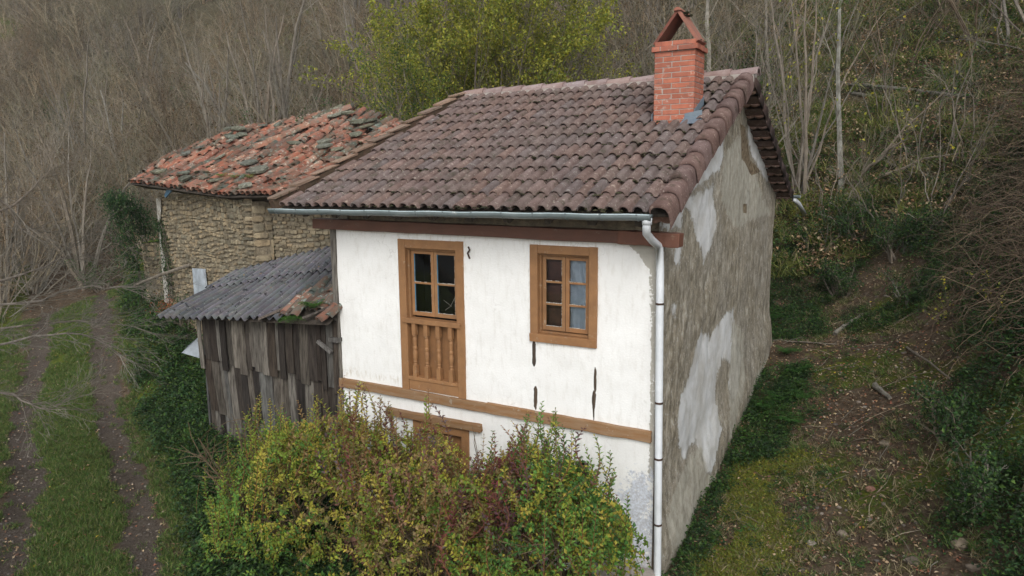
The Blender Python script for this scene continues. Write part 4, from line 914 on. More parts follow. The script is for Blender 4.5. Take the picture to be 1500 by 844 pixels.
board_tier(lambda a: 2.74+.2*a, lambda a: 1.93, -8.26, -8.20, -4.98, -.03, 'b', 1, .02)
board_tier(lambda a: 2.02, lambda a: 1.0, -8.19, -8.02, -4.98, -.0, 'b', 2, .03)
board_tier(lambda a: 1.1, lambda a: .1, -8.03, -7.88, -4.98, .03, 'b', 3, .02)
random.seed(4)
mb = MB(); mb.box((-8.15, .03, .2), (-4.95, .06, 2.6)); mb.build('inner_lining', M['darkwood'], shed)
mb = MB()
for i in range(9): y = .05+i*.17; mb.box((-8.25+i*.004, y, .4), (-8.22, y+.155, 2.6+i*.07), tcol(v=.4), .01)
mb.build('side_cladding', M['oldwood'], shed)
mb = MB(); a = [onY(*p, .1) for p in ((292, 493), (293, 524), (271, 514), (281, 503))]; a[2] = a[2]+np.array([0.06, -.1, 0]); a[3] = a[3]+np.array([0.04, -.08, .0]); mb.add([tuple(p) for p in a], [(0, 1, 2, 3)]); o = mb.build('plastic_sheet', M['plastic']); o.modifiers.new('t', 'SOLIDIFY').thickness = .02; tag(o, 'torn pale plastic sheet sticking out of the shed side', 'plastic sheet')
mb = MB(); mb.box((-5.1, -.12, 2.62), (-4.93, .03, 2.68), (1, 1, 1), .01); mb.obox((-5.32, -.12, 2.60), (-5.05, -.12, 2.45), .05, .05, (1.3, 1.3, 1.3)); mb.build('bracket', M['oldwood'], shed)

# ================================================================== RUINED IVY WALL left of the barn
rw = thing('ruined_wall', (-15.3, 4.2, 1), 'crumbling mossy stone wall overgrown with ivy left of the barn', 'ruined wall'); mb = MB(); mo = MB(); random.seed(9)
pa, pb = hit(160, 440), hit(222, 452); pa = (pa[0], pa[1]); pb = (pb[0], pb[1])
pa = (-15.8, 4.0); pb = (-13.8, 3.6)
rubble(mb, mo, pa, pb, gz(pa, pb), lambda u: 3.3+.3*u+.1*math.sin(u*9), hs=(.08, .16)); rubble(mb, mo, (pa[0]-.3, pa[1]+1.6), pa, gz(pa, pa), lambda u: 2.9); st_ = mb.build('stonework', M['stone'], rw); mo.build('wall_core', M['mortar'], rw)
mb = MB(); 
for i in range(120): u = random.random(); blob(mb, (pa[0]+(pb[0]-pa[0])*u, pa[1]+(pb[1]-pa[1])*u+random.uniform(0, .25), 3.3+.3*u), random.uniform(.05, .1), tcol(v=.3))
tag(mb.build('moss', M['mossg'], rw), kind='stuff')
# ================================================================== PLANTS
def gp(px, dist, side=0):
    r = ray(px, 300); h = np.array([r[0], r[1]]); h /= np.linalg.norm(h); x, y = CAM[0]+h[0]*dist, CAM[1]+h[1]*dist; return np.array([x, y, hz1(x, y)])
def unit(v): v = Vector(v); return v.normalized()
def branch(mbs, p, d, L, r, lvl, maxl, up=.12, wig=.18, kids=5, ang=.6, shrink=.55, tips=None, tint=None, lo=.25, segs=None):
    n = segs or (5 if lvl == 0 else 3); pts = [Vector(p)]; d = Vector(d); tt = tint or tcol(v=.25); ds = [d.copy()]
    for i in range(n):
        d = (d+rv()*wig+Vector((0, 0, up))).normalized(); pts.append(pts[-1]+d*(L/n)); ds.append(d.copy())
    mbs[min(lvl, len(mbs)-1)].tube(pts, [max(r*(1-.8*i/n), .0016) for i in range(n+1)], 5 if lvl == 0 and r > .03 else (4 if r > .015 else 3), tt, False)
    if lvl >= maxl:
        if tips is not None: tips.extend([(pts[i], ds[i]) for i in range(1, n+1)])
        return
    for k in range(kids):
        t = lo+(1-lo)*(k+random.random())/kids; f = t*n; i = min(int(f), n-1); q = pts[i].lerp(pts[i+1], f-i); a = ds[i].cross(rv()); a = a.normalized() if a.length > 1e-4 else Vector((1, 0, 0))
        dd = (ds[i]+a*math.tan(ang*random.uniform(.5, 1.2))).normalized()
        branch(mbs, q, dd, L*shrink*random.uniform(.6, 1.15)*(1.15-.5*t), max(r*.5*(1-.5*t), .0025), lvl+1, maxl, up, wig*1.1, max(kids-1, 3), ang, shrink, tips, tt, .15)
def shrub_data(seed, H, nst, spread, kids, leafn=0, leafc=None, maxl=3, r0=.022):
    random.seed(seed); a = MB(); b = MB(); tips = []
    for i in range(nst):
        t = random.uniform(0, 2*PI); s = random.uniform(.05, spread)
        d = unit((math.cos(t)*s, math.sin(t)*s, 1)); tc = tcol((1, 1, 1), .3)
        branch([a, b], (math.cos(t)*.15*random.random(), math.sin(t)*.15*random.random(), -.15), d, H*random.uniform(.65, 1.0), r0*random.uniform(.6, 1.2), 0, maxl, .03, .19, kids, .62, .52, tips, tc)
    if leafn and tips:
        for i in range(leafn):
            p, d = random.choice(tips); leaf(b, p, rv(), rv(), random.uniform(.03, .06), random.uniform(.02, .035), tcol(random.choice(leafc), .3))
    return a, b
def bare_thing(name, seed, loc, label, cat, group, **kw):
    o = thing(name, (0, 0, 0), label, cat, group); a, b = shrub_data(seed, **kw)
    a.build('trunk', M['bark'], o); b.build('branches', M['twig'], o); o.location = loc; return o
# ---- leafless thicket: far mass as stuff
BR = [(.5, .33, .16), (.3, .22, .12), (.22, .2, .06)]
protos = []
for k in range(6):
    a, b = shrub_data(100+k, random.uniform(2.6, 4.0), 9, 1.0, 5, 320, BR, 3, .026)
    a.v += []; m = MB(); m.v = a.v+b.v; m.f = a.f+[tuple(i+len(a.v) for i in f) for f in b.f]; tk = [(1, 1, 1), (1.18, 1.0, .84), (.8, .85, .72), (.78, .78, .84), (1.3, 1.22, 1.05), (.6, .5, .42)][k]; m.c = [tuple(c[i]*tk[i] for i in range(3)) for c in a.c+b.c]
    protos.append(m.build('leafless_bush', M['twig'], data_only=True))
random.seed(77); pts = []; rots = []; scl = []
def az_ok(px_lo, px_hi):
    r = ray(random.uniform(px_lo, px_hi), 300); h = np.array([r[0], r[1]]); return h/np.linalg.norm(h)
def clear_of_site(x, y, zextra=0):
    if polyline_dist(np.array([x]), np.array([y]), MID)[0] < (3.2 if x > -21 else 1.2 if x > -25 else 0): return False
    if -15.5 < x < 6 and y < 10.2: return False
    return True
cnt = 0
while cnt < 1350:
    h = az_ok(-150, 1650); d = 17+(random.random()**1.25)*95; x, y = CAM[0]+h[0]*d, CAM[1]+h[1]*d
    if float(fbm(np.array([x*.11]), np.array([y*.11]))[0]) < .42 and random.random() < .6: continue
    if not clear_of_site(x, y) or (x > -14 and y < 12): continue
    if y < 8 and x > -60 and polyline_dist(np.array([x]), np.array([y]), [(-80, 4), (-40, 0)])[0] > 60: continue
    if x > -2 and (d < 40 and random.random() < .8 or random.random() < .3): continue
    if x > -9 and d < 30 and random.random() < .55: continue
    z = hz1(x, y); pts.append((x, y, z)); rots.append((random.uniform(-.45, .3), random.uniform(-.4, .4), random.uniform(0, 6.3))); scl.append(random.uniform(.6, 1.25)*(1+d/140)); cnt += 1
scatter('thicket', protos, pts, rots, scl, 'dense leafless grey brown thicket covering the hillside behind the buildings', 'thicket')
# low scrub: dry grass, bracken and evergreen undergrowth on the hill
def herb(seed, n, R, hgt, L, cols, up=.3):
    random.seed(seed); m = MB()
    for i in range(n):
        t = random.uniform(0, 6.3); q = R*random.random()**.6; m_ = 1-(q/R)**2; leaf(m, (math.cos(t)*q, math.sin(t)*q, hgt*m_*random.random()+.01), (random.gauss(0, 1), random.gauss(0, 1), random.uniform(-.3, .8)), (random.gauss(0, .5), random.gauss(0, .5)-.3, 1), L*random.uniform(.6, 1.3), L*random.uniform(.4, .75), tcol(random.choice(cols), .3))
    return m
def blades(seed, n, R, hgt, cols, w=.006, lean=.5):
    random.seed(seed); m = MB()
    for i in range(n):
        t = random.uniform(0, 6.3); q = R*random.random()**.5; p = Vector((math.cos(t)*q, math.sin(t)*q, -.01)); d = Vector((random.gauss(0, lean), random.gauss(0, lean), 1)).normalized(); h = hgt*random.uniform(.5, 1.2); s = d.cross(rv()).normalized()*w; b = p+d*h*.55; e = p+d*h*.95+Vector((d.x, d.y, -.1))*h*.35
        m.add([p-s, p+s, b+s*.8, b-s*.8, e], [(0, 1, 2, 3), (3, 2, 4)], tcol(random.choice(cols), .3))
    return m
GRN = [(.045, .11, .025), (.075, .16, .03), (.05, .085, .025), (.11, .19, .04)]; DGR = [(.025, .065, .022), (.04, .095, .03), (.045, .075, .03), (.03, .05, .022), (.08, .14, .045)]
DRY = [(.42, .29, .17), (.31, .19, .1), (.24, .145, .085), (.5, .38, .24), (.16, .1, .065)]; GRS = [(.06, .13, .025), (.095, .17, .035), (.13, .18, .04), (.2, .19, .08), (.06, .09, .025)]
STRAW = [(.28, .24, .13), (.2, .17, .09), (.13, .13, .05), (.34, .28, .17)]
def scat_region(name, protos, n, sampler, s0, s1, label, cat, zoff=0, seed=1, tiltn=.15):
    random.seed(seed); pts = []; ro = []; sc = []; k = 0; XY = []
    while len(XY) < n and k < n*40:
        k += 1; q = sampler()
        if q is not None: XY.append(q)
    A = np.array(XY); Z = hz(A[:, 0], A[:, 1])
    for (x, y), z in zip(XY, Z): ro.append((random.gauss(0, tiltn), random.gauss(0, tiltn), random.uniform(0, 6.3))); sc.append(random.uniform(s0, s1))
    return scatter(name, protos, np.stack([A[:, 0], A[:, 1], Z+zoff], 1), ro, sc, label, cat)
def inhouse(x, y): return (-5.05 < x < .06 and -.02 < y < 7.3) or (-8.1 < x < -5 and 0 < y < 2.3) or (-13.8 < x < -4.9 and y > 1.6+max(0, (-8.75-x))*.28 and y < 7)
def dmid(x, y): return polyline_dist(np.array([x]), np.array([y]), MID)[0]
def druts(x, y): return min(polyline_dist(np.array([x]), np.array([y]), RUTL)[0], polyline_dist(np.array([x]), np.array([y]), RUTR)[0])
def P_hill():
    h = az_ok(-100, 1600) if random.random() < .6 else az_ok(1080, 1600); d = 16+random.random()**1.4*60; x, y = CAM[0]+h[0]*d, CAM[1]+h[1]*d
    return (x, y) if clear_of_site(x, y) and dmid(x, y) > 2.2 else None
lf = lambda m, mat='leaf': m.build('x', M[mat], data_only=True)
scat_region('undergrowth', [lf(herb(301, 90, .55, .6, .07, GRN+[(.12, .13, .03)])), lf(blades(302, 90, .4, .4, STRAW+GRS, .006, .45)), lf(herb(303, 90, .5, .5, .07, DRY), 'dryleaf'), lf(herb(304, 60, .6, .5, .07, DGR+GRN)), lf(herb(305, 120, .5, .35, .06, DRY+[(.2, .16, .08)]), 'dryleaf'), lf(blades(306, 120, .5, .35, [(.22, .25, .06), (.28, .27, .09), (.16, .19, .05)], .008, .8))], 8200, P_hill, .5, 1.5, 'low undergrowth of dry bracken, grass and evergreen leaves on the hillside', 'undergrowth', -.03, 5)
def P_green():
    h = az_ok(-60, 1100); d = 20+random.random()*45; x, y = CAM[0]+h[0]*d, CAM[1]+h[1]*d
    return (x, y) if clear_of_site(x, y) and float(fbm(np.array([x*.13+50]), np.array([y*.13]))[0]) > .5 else None
scat_region('evergreen_understorey', [lf(herb(381+k, 420, .9, 1.5, .09, c)) for k, c in enumerate((DGR+GRN, DGR+[(.14, .16, .05)], GRN+[(.18, .2, .05)]))], 420, P_green, .6, 1.5, 'scattered ivy and evergreen clumps growing among the leafless thicket', 'understorey', -.1, 45)
# ---- grass along the track
def P_grass():
    h = az_ok(-150, 640); d = 6+random.random()**1.3*26; x, y = CAM[0]+h[0]*d, CAM[1]+h[1]*d; dm = dmid(x, y)
    if inhouse(x, y) or x < -21 or float(fbm(np.array([x*2.1]), np.array([y*2.1]))[0]) < .30: return None
    if dm < .66 and druts(x, y) > .10+.22*float(vnoise(np.array([x*3.]), np.array([y*3.]))[0]): return (x, y) if random.random() < (.95 if d > 8.6 else .1) else None
    if 1.0+.3*float(vnoise(np.array([x*2.]), np.array([y*2.]))[0])-.12 < dm < 2.4: return (x, y)
    return (x, y) if dm < 1.1 and random.random() < .03 else None
scat_region('grass', [lf(blades(311+k, 34, .11, .10, GRS, .0045), 'grass') for k in range(4)], 19000, P_grass, .4, 1.0, 'short green grass on the verges and the middle strip of the track', 'grass', 0, 6)
def P_bank():
    h = az_ok(120, 560); d = 8+random.random()**1.2*18; x, y = CAM[0]+h[0]*d, CAM[1]+h[1]*d; dm = dmid(x, y)
    if inhouse(x, y) or dm < 1.35 or dm > 5.5 or (x > -4.6 and y > -1.5): return None
    side = (x-MID[2][0])*(-.5)+(y-MID[2][1])*.86
    if y-(-2.0+(-x-9.0)*.55) < 0.2: return None
    if dm < 1.9 and random.random() < .6: return None
    return (x, y)
scat_region('bank_ivy', [lf(herb(320+k, 80, .26, .3, .06, c)) for k, c in enumerate((DGR, DGR, GRN+DGR, GRN+[(.1, .14, .03)]))], 4200, P_bank, .5, 1.25, 'ivy and bramble leaves covering the bank between the track and the shed', 'ivy', -.02, 7)
# ---- slope right of the gable
def gabled(x, y): return x-.06
def P_right():
    x = random.uniform(-1.5, 6.5); y = random.uniform(-3.5, 11.5); return (x, y) if x > .05 or y > 7.25 else (x+2, y)
def P_ivyr():
    x, y = P_right(); f = float(fbm(np.array([x*.9+3]), np.array([y*.9]))[0]); path = abs(x-(1.75+.06*y))
    strip = (x < .45+.12*math.sin(y*2) and y < 3.2) or (x < .95 and 3.0 < y < 6.4 and f > .33) or (x > 2.5+.05*y+f*.9 and f > .44) or (y > 7.35 and f > (.4 if x > .1 else .2))
    return (x, y) if strip and (random.random() < .9) else (None if random.random() > .03 else (x, y))
scat_region('slope_herbs', [lf(herb(340+k, 60, .2, .22, .05, c)) for k, c in enumerate((DGR, DGR, GRN, DGR+GRN))], 6200, P_ivyr, .4, 1.1, 'ivy and small leafy herbs on the slope beside the gable wall', 'ground cover', -.02, 8)
def P_moss():
    x = random.gauss(.95, .3); y = random.uniform(-1.5, 3.4); return (x, y) if x > .35 and float(fbm(np.array([x*1.6+2]), np.array([y*1.6]))[0]) > .42 else None
scat_region('mossy_turf', [lf(blades(350+k, 60, .12, .035, [(.22, .25, .035), (.28, .27, .04), (.13, .18, .03), (.2, .17, .06)], .006, .9), 'grass') for k in range(3)], 5200, P_moss, .5, 1.2, 'bright yellow green moss and short turf beside the gable wall', 'moss', 0, 9)
# ---- fallen leaves
random.seed(12); mb = MB(); XY = []
while len(XY) < 34000:
    if random.random() < .6: x, y = random.uniform(-1.5, 6.5), random.uniform(-3.5, 13)
    else:
        h = az_ok(-100, 1500); d = 7+random.random()**1.3*30; x, y = CAM[0]+h[0]*d, CAM[1]+h[1]*d
    if inhouse(x, y): continue
    if dmid(x, y) < .7 and random.random() < .3: continue
    XY.append((x, y))
A = np.array(XY); Z = hz(A[:, 0], A[:, 1])
for (x, y), z in zip(XY, Z):
    c = random.choice(DRY+[(.42, .34, .24), (.2, .11, .07), (.3, .12, .07)]) if random.random() < .975 else (.5, .38, .05)
    leaf(mb, (x, y, z+random.uniform(.008, .03)), (random.gauss(0, 1), random.gauss(0, 1), random.gauss(0, .25)), (random.gauss(0, .35), random.gauss(0, .35), 1), random.uniform(.03, .065), random.uniform(.02, .04), tcol(c, .3))
o = mb.build('leaf_litter', M['dryleaf']); tag(o, 'brown fallen leaves scattered over the ground', 'fallen leaves', kind='stuff')
# dead twigs on the slope
random.seed(19); mb = MB()
for i in range(520):
    x = random.uniform(.3, 6); y = random.uniform(-3, 12)
    if inhouse(x, y): continue
    a_ = random.uniform(0, 6.3); L_ = random.uniform(.12, .6); p0 = Vector((x, y, hz1(x, y)+.02)); x2, y2 = x+math.cos(a_)*L_, y+math.sin(a_)*L_; p2 = Vector((x2, y2, hz1(x2, y2)+random.uniform(.01, .06))); mb.tube([p0, p0.lerp(p2, .5)+rv()*.03, p2], [random.uniform(.003, .008), .004, .002], 4, tcol(random.choice([(1, 1, 1), (1.5, 1.4, 1.3), (.6, .5, .4)]), .3), False)
o = mb.build('dead_twigs', M['twig']); tag(o, 'dead twigs strewn over the slope right of the house', 'twigs', kind='stuff')
def P_tuft():
    x = random.uniform(.3, 6); y = random.uniform(-3.5, 12); return (x, y) if float(fbm(np.array([x*1.1+7]), np.array([y*1.1]))[0]) > .47 else None
scat_region('slope_grass', [lf(blades(370+k, 26, .09, .13, c, .004, .7), 'grass') for k, c in enumerate((GRS, STRAW+GRS, STRAW))], 3200, P_tuft, .5, 1.2, 'thin grass tufts on the slope right of the house', 'grass', 0, 29)
# stones and rubble
def rock(mb, p, r, tint):
    n = 7; vs = []; q = [[random.uniform(.75, 1.2) for _ in range(n)] for _ in range(3)]; e = random.uniform(.6, 1.1); a0 = random.uniform(0, 6)
    for i, (z, s) in enumerate(((-.4, .9), (.1, 1.), (.5, .62))):
        for k in range(n): t = a0+2*PI*k/n; vs.append((p[0]+math.cos(t)*r*s*q[i][k], p[1]+math.sin(t)*r*s*e*q[i][k], p[2]+z*r*random.uniform(.8, 1.1)))
    fs = [(i*n+k, i*n+(k+1) % n, (i+1)*n+(k+1) % n, (i+1)*n+k) for i in (0, 1) for k in range(n)]+[tuple(2*n+k for k in range(n))]; mb.add(vs, fs, tint)
random.seed(14); mb = MB(); XY = []
while len(XY) < 1900:
    if random.random() < .4: x, y = random.gauss(2.1, .8), random.uniform(-3.5, 9)
    else:
        s = random.random()**1.5; i = min(int(s*5), 5); a = random.choice((RUTL, RUTR)); t = s*5-i; x = a[i][0]+(a[i+1][0]-a[i][0])*t+random.gauss(0, .2); y = a[i][1]+(a[i+1][1]-a[i][1])*t+random.gauss(0, .2)
    if inhouse(x, y) or (x < 1.3 and x > -2 and random.random() < .8): continue
    XY.append((x, y))
A = np.array(XY); Z = hz(A[:, 0], A[:, 1])
for (x, y), z in zip(XY, Z): rock(mb, (x, y, z+.004), random.uniform(.008, .03)*(1.3 if x > 0 else 1), tcol(random.choice([(1, 1, 1.05), (.8, .77, .75), (1.5, 1.5, 1.5), (1.1, .75, .62), (.6, .55, .5), (.8, .8, .8)]), .25))
M['pebble'] = mottled('rubble_stone', (.17, .145, .12), (.09, .078, .065), 12, .6, .01, .95)
o = mb.build('rubble', M['pebble']); tag(o, 'small stones and brick crumbs strewn on the path and ruts', 'rubble', kind='stuff')
for k, (px, py, r, tc, lb) in enumerate([(1297, 652, .085, (1.3, 1.25, 1.1), 'pale round stone beside the path, highest up the slope'), (1188, 797, .06, (2.2, 2.2, 2.3), 'small white stone at the edge of the yellow moss'), (1234, 783, .07, (1.4, 1.35, 1.25), 'flat grey stone lying near the bottom middle of the path'), (1408, 800, .10, (1.6, 1.5, 1.3), 'large pale stone at the foot of the dark bushes on the right'), (1427, 834, .08, (1.3, 1.2, 1.1), 'rounded grey stone at the bottom right under the bushes'),
        (1275, 718, .07, (1.5, .9, .8), 'pinkish brick lump in the middle of the path'), (1340, 825, .09, (.9, .85, .8), 'dark flat stone at the bottom of the path'), (1145, 572, .09, (.8, .8, .7), 'mossy boulder among the ferns beside the gable wall')]):
    p = hit(px, py); mb = MB(); random.seed(60+k); rock(mb, (p[0], p[1], p[2]+r*.2), r, tc); o = mb.build('stone', M['pebble'], bevel=.006); tag(o, lb, 'stone')
# twigs and logs on the ground
def stick(px0, py0, px1, py1, r, name, lb, lift=.05, mat='barkpale'):
    a = hit(px0, py0); b = hit(px1, py1); mb = MB(); pts = []
    for i in range(9): t = i/8; q = a+(b-a)*t; z = max(q[2], hz1(q[0], q[1])+r*.6)+lift*math.sin(t*PI)*.4; pts.append((q[0]+random.uniform(-.02, .02), q[1], z))
    mb.tube(pts, [r*(1-.35*i/8) for i in range(9)], 7); o = mb.build(name, M[mat]); tag(o, lb, 'log' if name == 'log' else 'stick')
random.seed(15)
stick(1222, 492, 1262, 462, .05, 'fallen_branch', 'broken pale branch end lying where the path meets the bank'); stick(1280, 566, 1302, 586, .05, 'fallen_branch', 'short weathered stick lying right of the path'); stick(1132, 500, 1225, 505, .018, 'fallen_branch', 'thin dark fallen branch lying behind the gable corner', mat='bark')
stick(1220, 122, 1420, 143, .065, 'log', 'long pale log lying across the hillside, upper of two', .1); stick(1250, 138, 1345, 154, .05, 'log', 'shorter pale log lying across the hillside, lower of two', .1)
stick(1330, 510, 1398, 560, .02, 'fallen_branch', 'thin bent twig hanging over the dark bushes on the right', mat='bark')

# ---- ferns
def fern(loc, label, seed, R=.35, n=9, cols=GRN, parts=True, group=None, up=.9):
    random.seed(seed); m = MB()
    for i in range(n):
        t = 2*PI*i/n+random.uniform(-.3, .3); L = R*random.uniform(.7, 1.1); pr = Vector((0, 0, 0)); el = up*random.uniform(.8, 1.2)
        for k in range(14):
            f = k/13; e = el-f*1.5; d = Vector((math.cos(t)*math.cos(e), math.sin(t)*math.cos(e), math.sin(e))); nx_ = pr+d*L/13; s = Vector((-math.sin(t), math.cos(t), 0)); w = L*.34*math.sin(min(f*1.1+.15, 1)*PI)**.7+.01
            tc = tcol(random.choice(cols), .2)
            for sg in (1, -1): leaf(m, pr, s*sg+d*.45+Vector((0, 0, random.uniform(-.25, .1))), (random.gauss(0, .2), random.gauss(0, .2), 1), w, L*.042, tcol(tc, .12))
            pr = nx_
    o = m.build('fern', M['leaf']); o.location = loc; tag(o, label, 'fern', group); return o
GB = [(.06, .15, .02), (.09, .2, .03), (.05, .12, .02)]
q = sr(.90, .08); fern(q+Vector((0, 0, .12)), 'bright fern growing on the shed roof edge, nearest the eave', 401, .34, 12, GB); fern(sr(.95, .28)+Vector((0, 0, .12)), 'small fern growing on the shed roof beside the white house', 402, .24, 9, GB); fern(sr(.83, .0)+Vector((0, 0, .1)), 'drooping fern at the broken corner of the shed roof', 403, .28, 10, GB, up=.3)
fern(sr(.80, .66)+Vector((0, 0, .1)), 'tiny green tuft in the middle of the shed roof', 404, .14, 8, GB)
for k, (px, py) in enumerate(((342, 271), (366, 272), (386, 268))):
    xq = [-10.2, -9.7, -9.2][k]; fern(bz(xq, .13)+Vector((0, 0, .1)), ['leftmost bright tuft on the barn roof above the eave', 'middle bright tuft on the barn roof above the eave', 'rightmost bright tuft on the barn roof above the eave'][k], 410+k, .2, 9, [(.14, .26, .04), (.2, .3, .06)])
fern(bz(-7.6, .42)+Vector((0, 0, .1)), 'green tuft on the barn roof near the white house roof', 415, .2, 9, [(.14, .26, .04), (.2, .3, .06)])
fl = [((1152, 520), 'large fern beside the gable wall, farthest up the slope'), ((1168, 548), 'wide fern on the slope next to the path'), ((1140, 590), 'fern halfway along the gable wall foot'), ((1118, 600), 'fern touching the foot of the gable wall'), ((1178, 585), 'fern at the left edge of the path'), ((1160, 622), 'fern just above the yellow moss'), ((1130, 470), 'small fern behind the far corner of the gable wall')]
for k, ((px, py), lb) in enumerate(fl): p = hit(px, py); fern((p[0], p[1], p[2]+.03), lb, 420+k, .42, 11, [(.045, .13, .025), (.07, .18, .035), (.04, .1, .02)], up=.95)
# ---- foreground shrubs
OUT = np.array([(270, 790), (290, 725), (320, 665), (352, 615), (385, 598), (430, 592), (475, 585), (505, 565), (545, 575), (580, 610), (605, 640), (622, 595), (645, 592), (655, 640), (668, 695), (692, 705), (704, 660), (722, 650), (745, 650), (770, 612), (800, 612), (835, 640), (870, 655), (890, 690), (925, 720), (938, 770), (925, 860)], float)
def proj(P): v = M3 @ (np.array(P)-CAM); return 750+FPX*v[0]/v[2], 422+FPX*v[1]/v[2]
def zlim(x, y):
    z = 1.6
    for _ in range(3): px, py = proj((x, y, z)); z = float(onY(px, np.interp(px, OUT[:, 0], OUT[:, 1]), y)[2])
    return z, px
YG = [(.3, .35, .05), (.21, .31, .045), (.4, .38, .06), (.5, .42, .08), (.11, .19, .035), (.25, .25, .06)]; OL = [(.3, .24, .09), (.35, .25, .11), (.24, .2, .08), (.38, .24, .14), (.28, .26, .1)]; BU = [(.17, .05, .05), (.2, .07, .06), (.13, .06, .07), (.16, .12, .12), (.22, .12, .09)]; GG = [(.09, .22, .045), (.14, .29, .06), (.19, .32, .06), (.07, .16, .045)]
def leafshrub(name, label, px0, px1, yc, ry, nshoot, palette, seed):
    random.seed(seed); xa = onY(px0, 740, yc)[0]; xb = onY(px1, 740, yc)[0]; bx_ = (xa+xb)/2; root = thing(name, (bx_, yc, hz1(bx_, yc)), label, 'shrub', 'shrubs in front of the white house')
    fo = MB(); st = MB(); n = 0
    while n < nshoot:
        u = random.uniform(-1.08, 1.08); v = random.uniform(-1, 1)
        if v*v*.8+max(0, abs(u)-.85)*3 > 1: continue
        x = bx_+u*(xb-xa)/2; y = yc+v*ry
        if y > -.22: continue
        zl, px = zlim(x, y); full = zl
        z = zl*(1-.42*max(0, -v)**2.0-.12*max(0, v)**2)
        z -= .12+abs(random.gauss(0, .12))+.25*float(vnoise(np.array([x*3.1+seed]), np.array([y*2.]))[0])
        if random.random() < .62: z -= random.random()**.8*(1.7 if v < .1 else .6)
        tall = False
        if z < .1 or z > 3.3: continue
        if float(vnoise(np.array([x*2.6+seed]), np.array([z*2.8+y*1.3]))[0]) < .43 and random.random() < .9: n += .35; continue
        n += 1; tip = Vector((x, y, z)); L = random.uniform(.35, .7); base = Vector((bx_+(x-bx_)*.6, yc+(y-yc)*.55, z-L*1.2)); d0 = (tip-base).normalized(); hi_ = z > zl-.3; L = L*(1.35 if tall else 1); d0 = (d0+rv()*(.2 if hi_ else .75)+Vector((0, -.2, 0))).normalized(); pts = []
        bend = Vector((random.gauss(0, .12), random.gauss(0, .12)-.05, .10))
        for i in range(8): t = i/7; pts.append(tip-d0*L*(1-t)+bend*L*(t*(1-t)*1.0)*1.2+Vector((random.gauss(0, .004),)*3))
        st.tube(pts, [.0045-.003*i/7 for i in range(8)], 3, (1.3, .9, .6), False)
        cols = palette(px, z/max(full, .1)); cc = random.choice(cols)
        m = int(L/.034)
        for k in range(m):
            t = (k+.5)/m; f = t*7; i = min(int(f), 6); p = pts[i].lerp(pts[i+1], f-i); d = (pts[i+1]-pts[i]).normalized(); a = d.cross(Vector((math.cos(k*1.57), math.sin(k*1.57), .1)))
            if a.length < .01: continue
            a.normalize()
            for sg in (1, -1):
                if random.random() < .12: continue
                dd = (d*.75+a*sg+Vector((0, 0, random.uniform(-.3, .2)))+rv()*.2); c = cc if random.random() < .7 else random.choice(cols)
                Lf = random.uniform(.026, .066)*(1.1-.5*max(t-.7, 0)/.3); leaf(fo, p, dd, (d*.3+Vector((.1, -.5, .7))+rv()*.6), Lf, Lf*random.uniform(.5, .72), tcol(c, .3))
    # long free shoots rising out of the crown
    k_ = 0
    while k_ < 75:
        u = random.uniform(-1, 1); x = bx_+u*(xb-xa)/2; y = yc+random.uniform(-.9, .75)*ry
        if y > -.25: continue
        k_ += 1; zl, px = zlim(x, y); v = (y-yc)/ry; ztip = zl*(1-.42*max(0, -v)**2)+random.uniform(-.12, .16)*(1 if random.random() < .7 else 1.7); L = random.uniform(.5, .95); ln = Vector((random.gauss(u*.15, .16), random.gauss(-.05, .14), 1)).normalized(); tip = Vector((x, y, ztip)); pts = []
        bd = Vector((random.gauss(0, .06), random.gauss(0, .06), 0))
        for i in range(8): t = i/7; pts.append(tip-ln*L*(1-t)+bd*math.sin(t*PI))
        st.tube(pts, [.006-.004*i/7 for i in range(8)], 4, (1.5, .9, .7), False); cols = palette(px, .98); cc = random.choice(cols); m = int(L/.036)
        for k in range(m):
            t = (k+.5)/m; f = t*7; i = min(int(f), 6); p = pts[i].lerp(pts[i+1], f-i); d = (pts[i+1]-pts[i]).normalized(); a = Vector((math.cos(k*1.57+x*9), math.sin(k*1.57+x*9), 0))
            for sg in (1, -1):
                if random.random() < .1: continue
                Lf = random.uniform(.05, .07)*(1.05-.55*max(t-.75, 0)/.25)*(.7+.3*min(t*3, 1)); leaf(fo, p, d*.8+a*sg+rv()*.12, d*.5+Vector((0, -.3, .5))+rv()*.2, Lf, Lf*random.uniform(.38, .5), tcol(cc if random.random() < .75 else random.choice(cols), .22))
    for i in range(16):
        t = random.uniform(0, 6.3); e = Vector((bx_+math.cos(t)*(xb-xa)*.35, yc+math.sin(t)*ry*.6, random.uniform(1.0, 1.7))); b = Vector((bx_+random.gauss(0, .2), yc+random.gauss(0, .1), -.15)); st.tube([b, b.lerp(e, .4)+rv()*.06, b.lerp(e, .75)+rv()*.05, e], [.022, .016, .01, .006], 5, (1, 1, 1), False)
        for j in range(14):
            q = b.lerp(e, random.uniform(.3, 1)); d = (rv()+Vector((0, 0, .8))).normalized(); st.tube([q, q+d*.25, q+d*.45+rv()*.06], [.007, .005, .003], 3, (1, 1, 1), False)
    st.build('stems', M['stem'], root); fo.build('foliage', M['leaf'], root); return root
def palL(px, h):
    if px < 360: return GG[:3]+YG[:2]
    if px > 480 and h > .8: return OL[:2]+YG+BU[3:]+BU[:1]
    return YG+YG[:3]+OL[:1+(px > 430)*2]+GG[:1]
def palM(px, h):
    if h > .85 and random.random() < .6: return BU+OL[:3]
    return OL+YG+YG[:3]+BU[4:]+[(.16, .17, .05)]
def palR(px, h):
    if px < 765 and h > .6: return (BU+[(.24, .06, .08)]) if random.random() < .4 else GG+OL+YG
    if h > .85 and random.random() < .3: return BU[2:]+GG[:2]
    return GG+YG[:5]
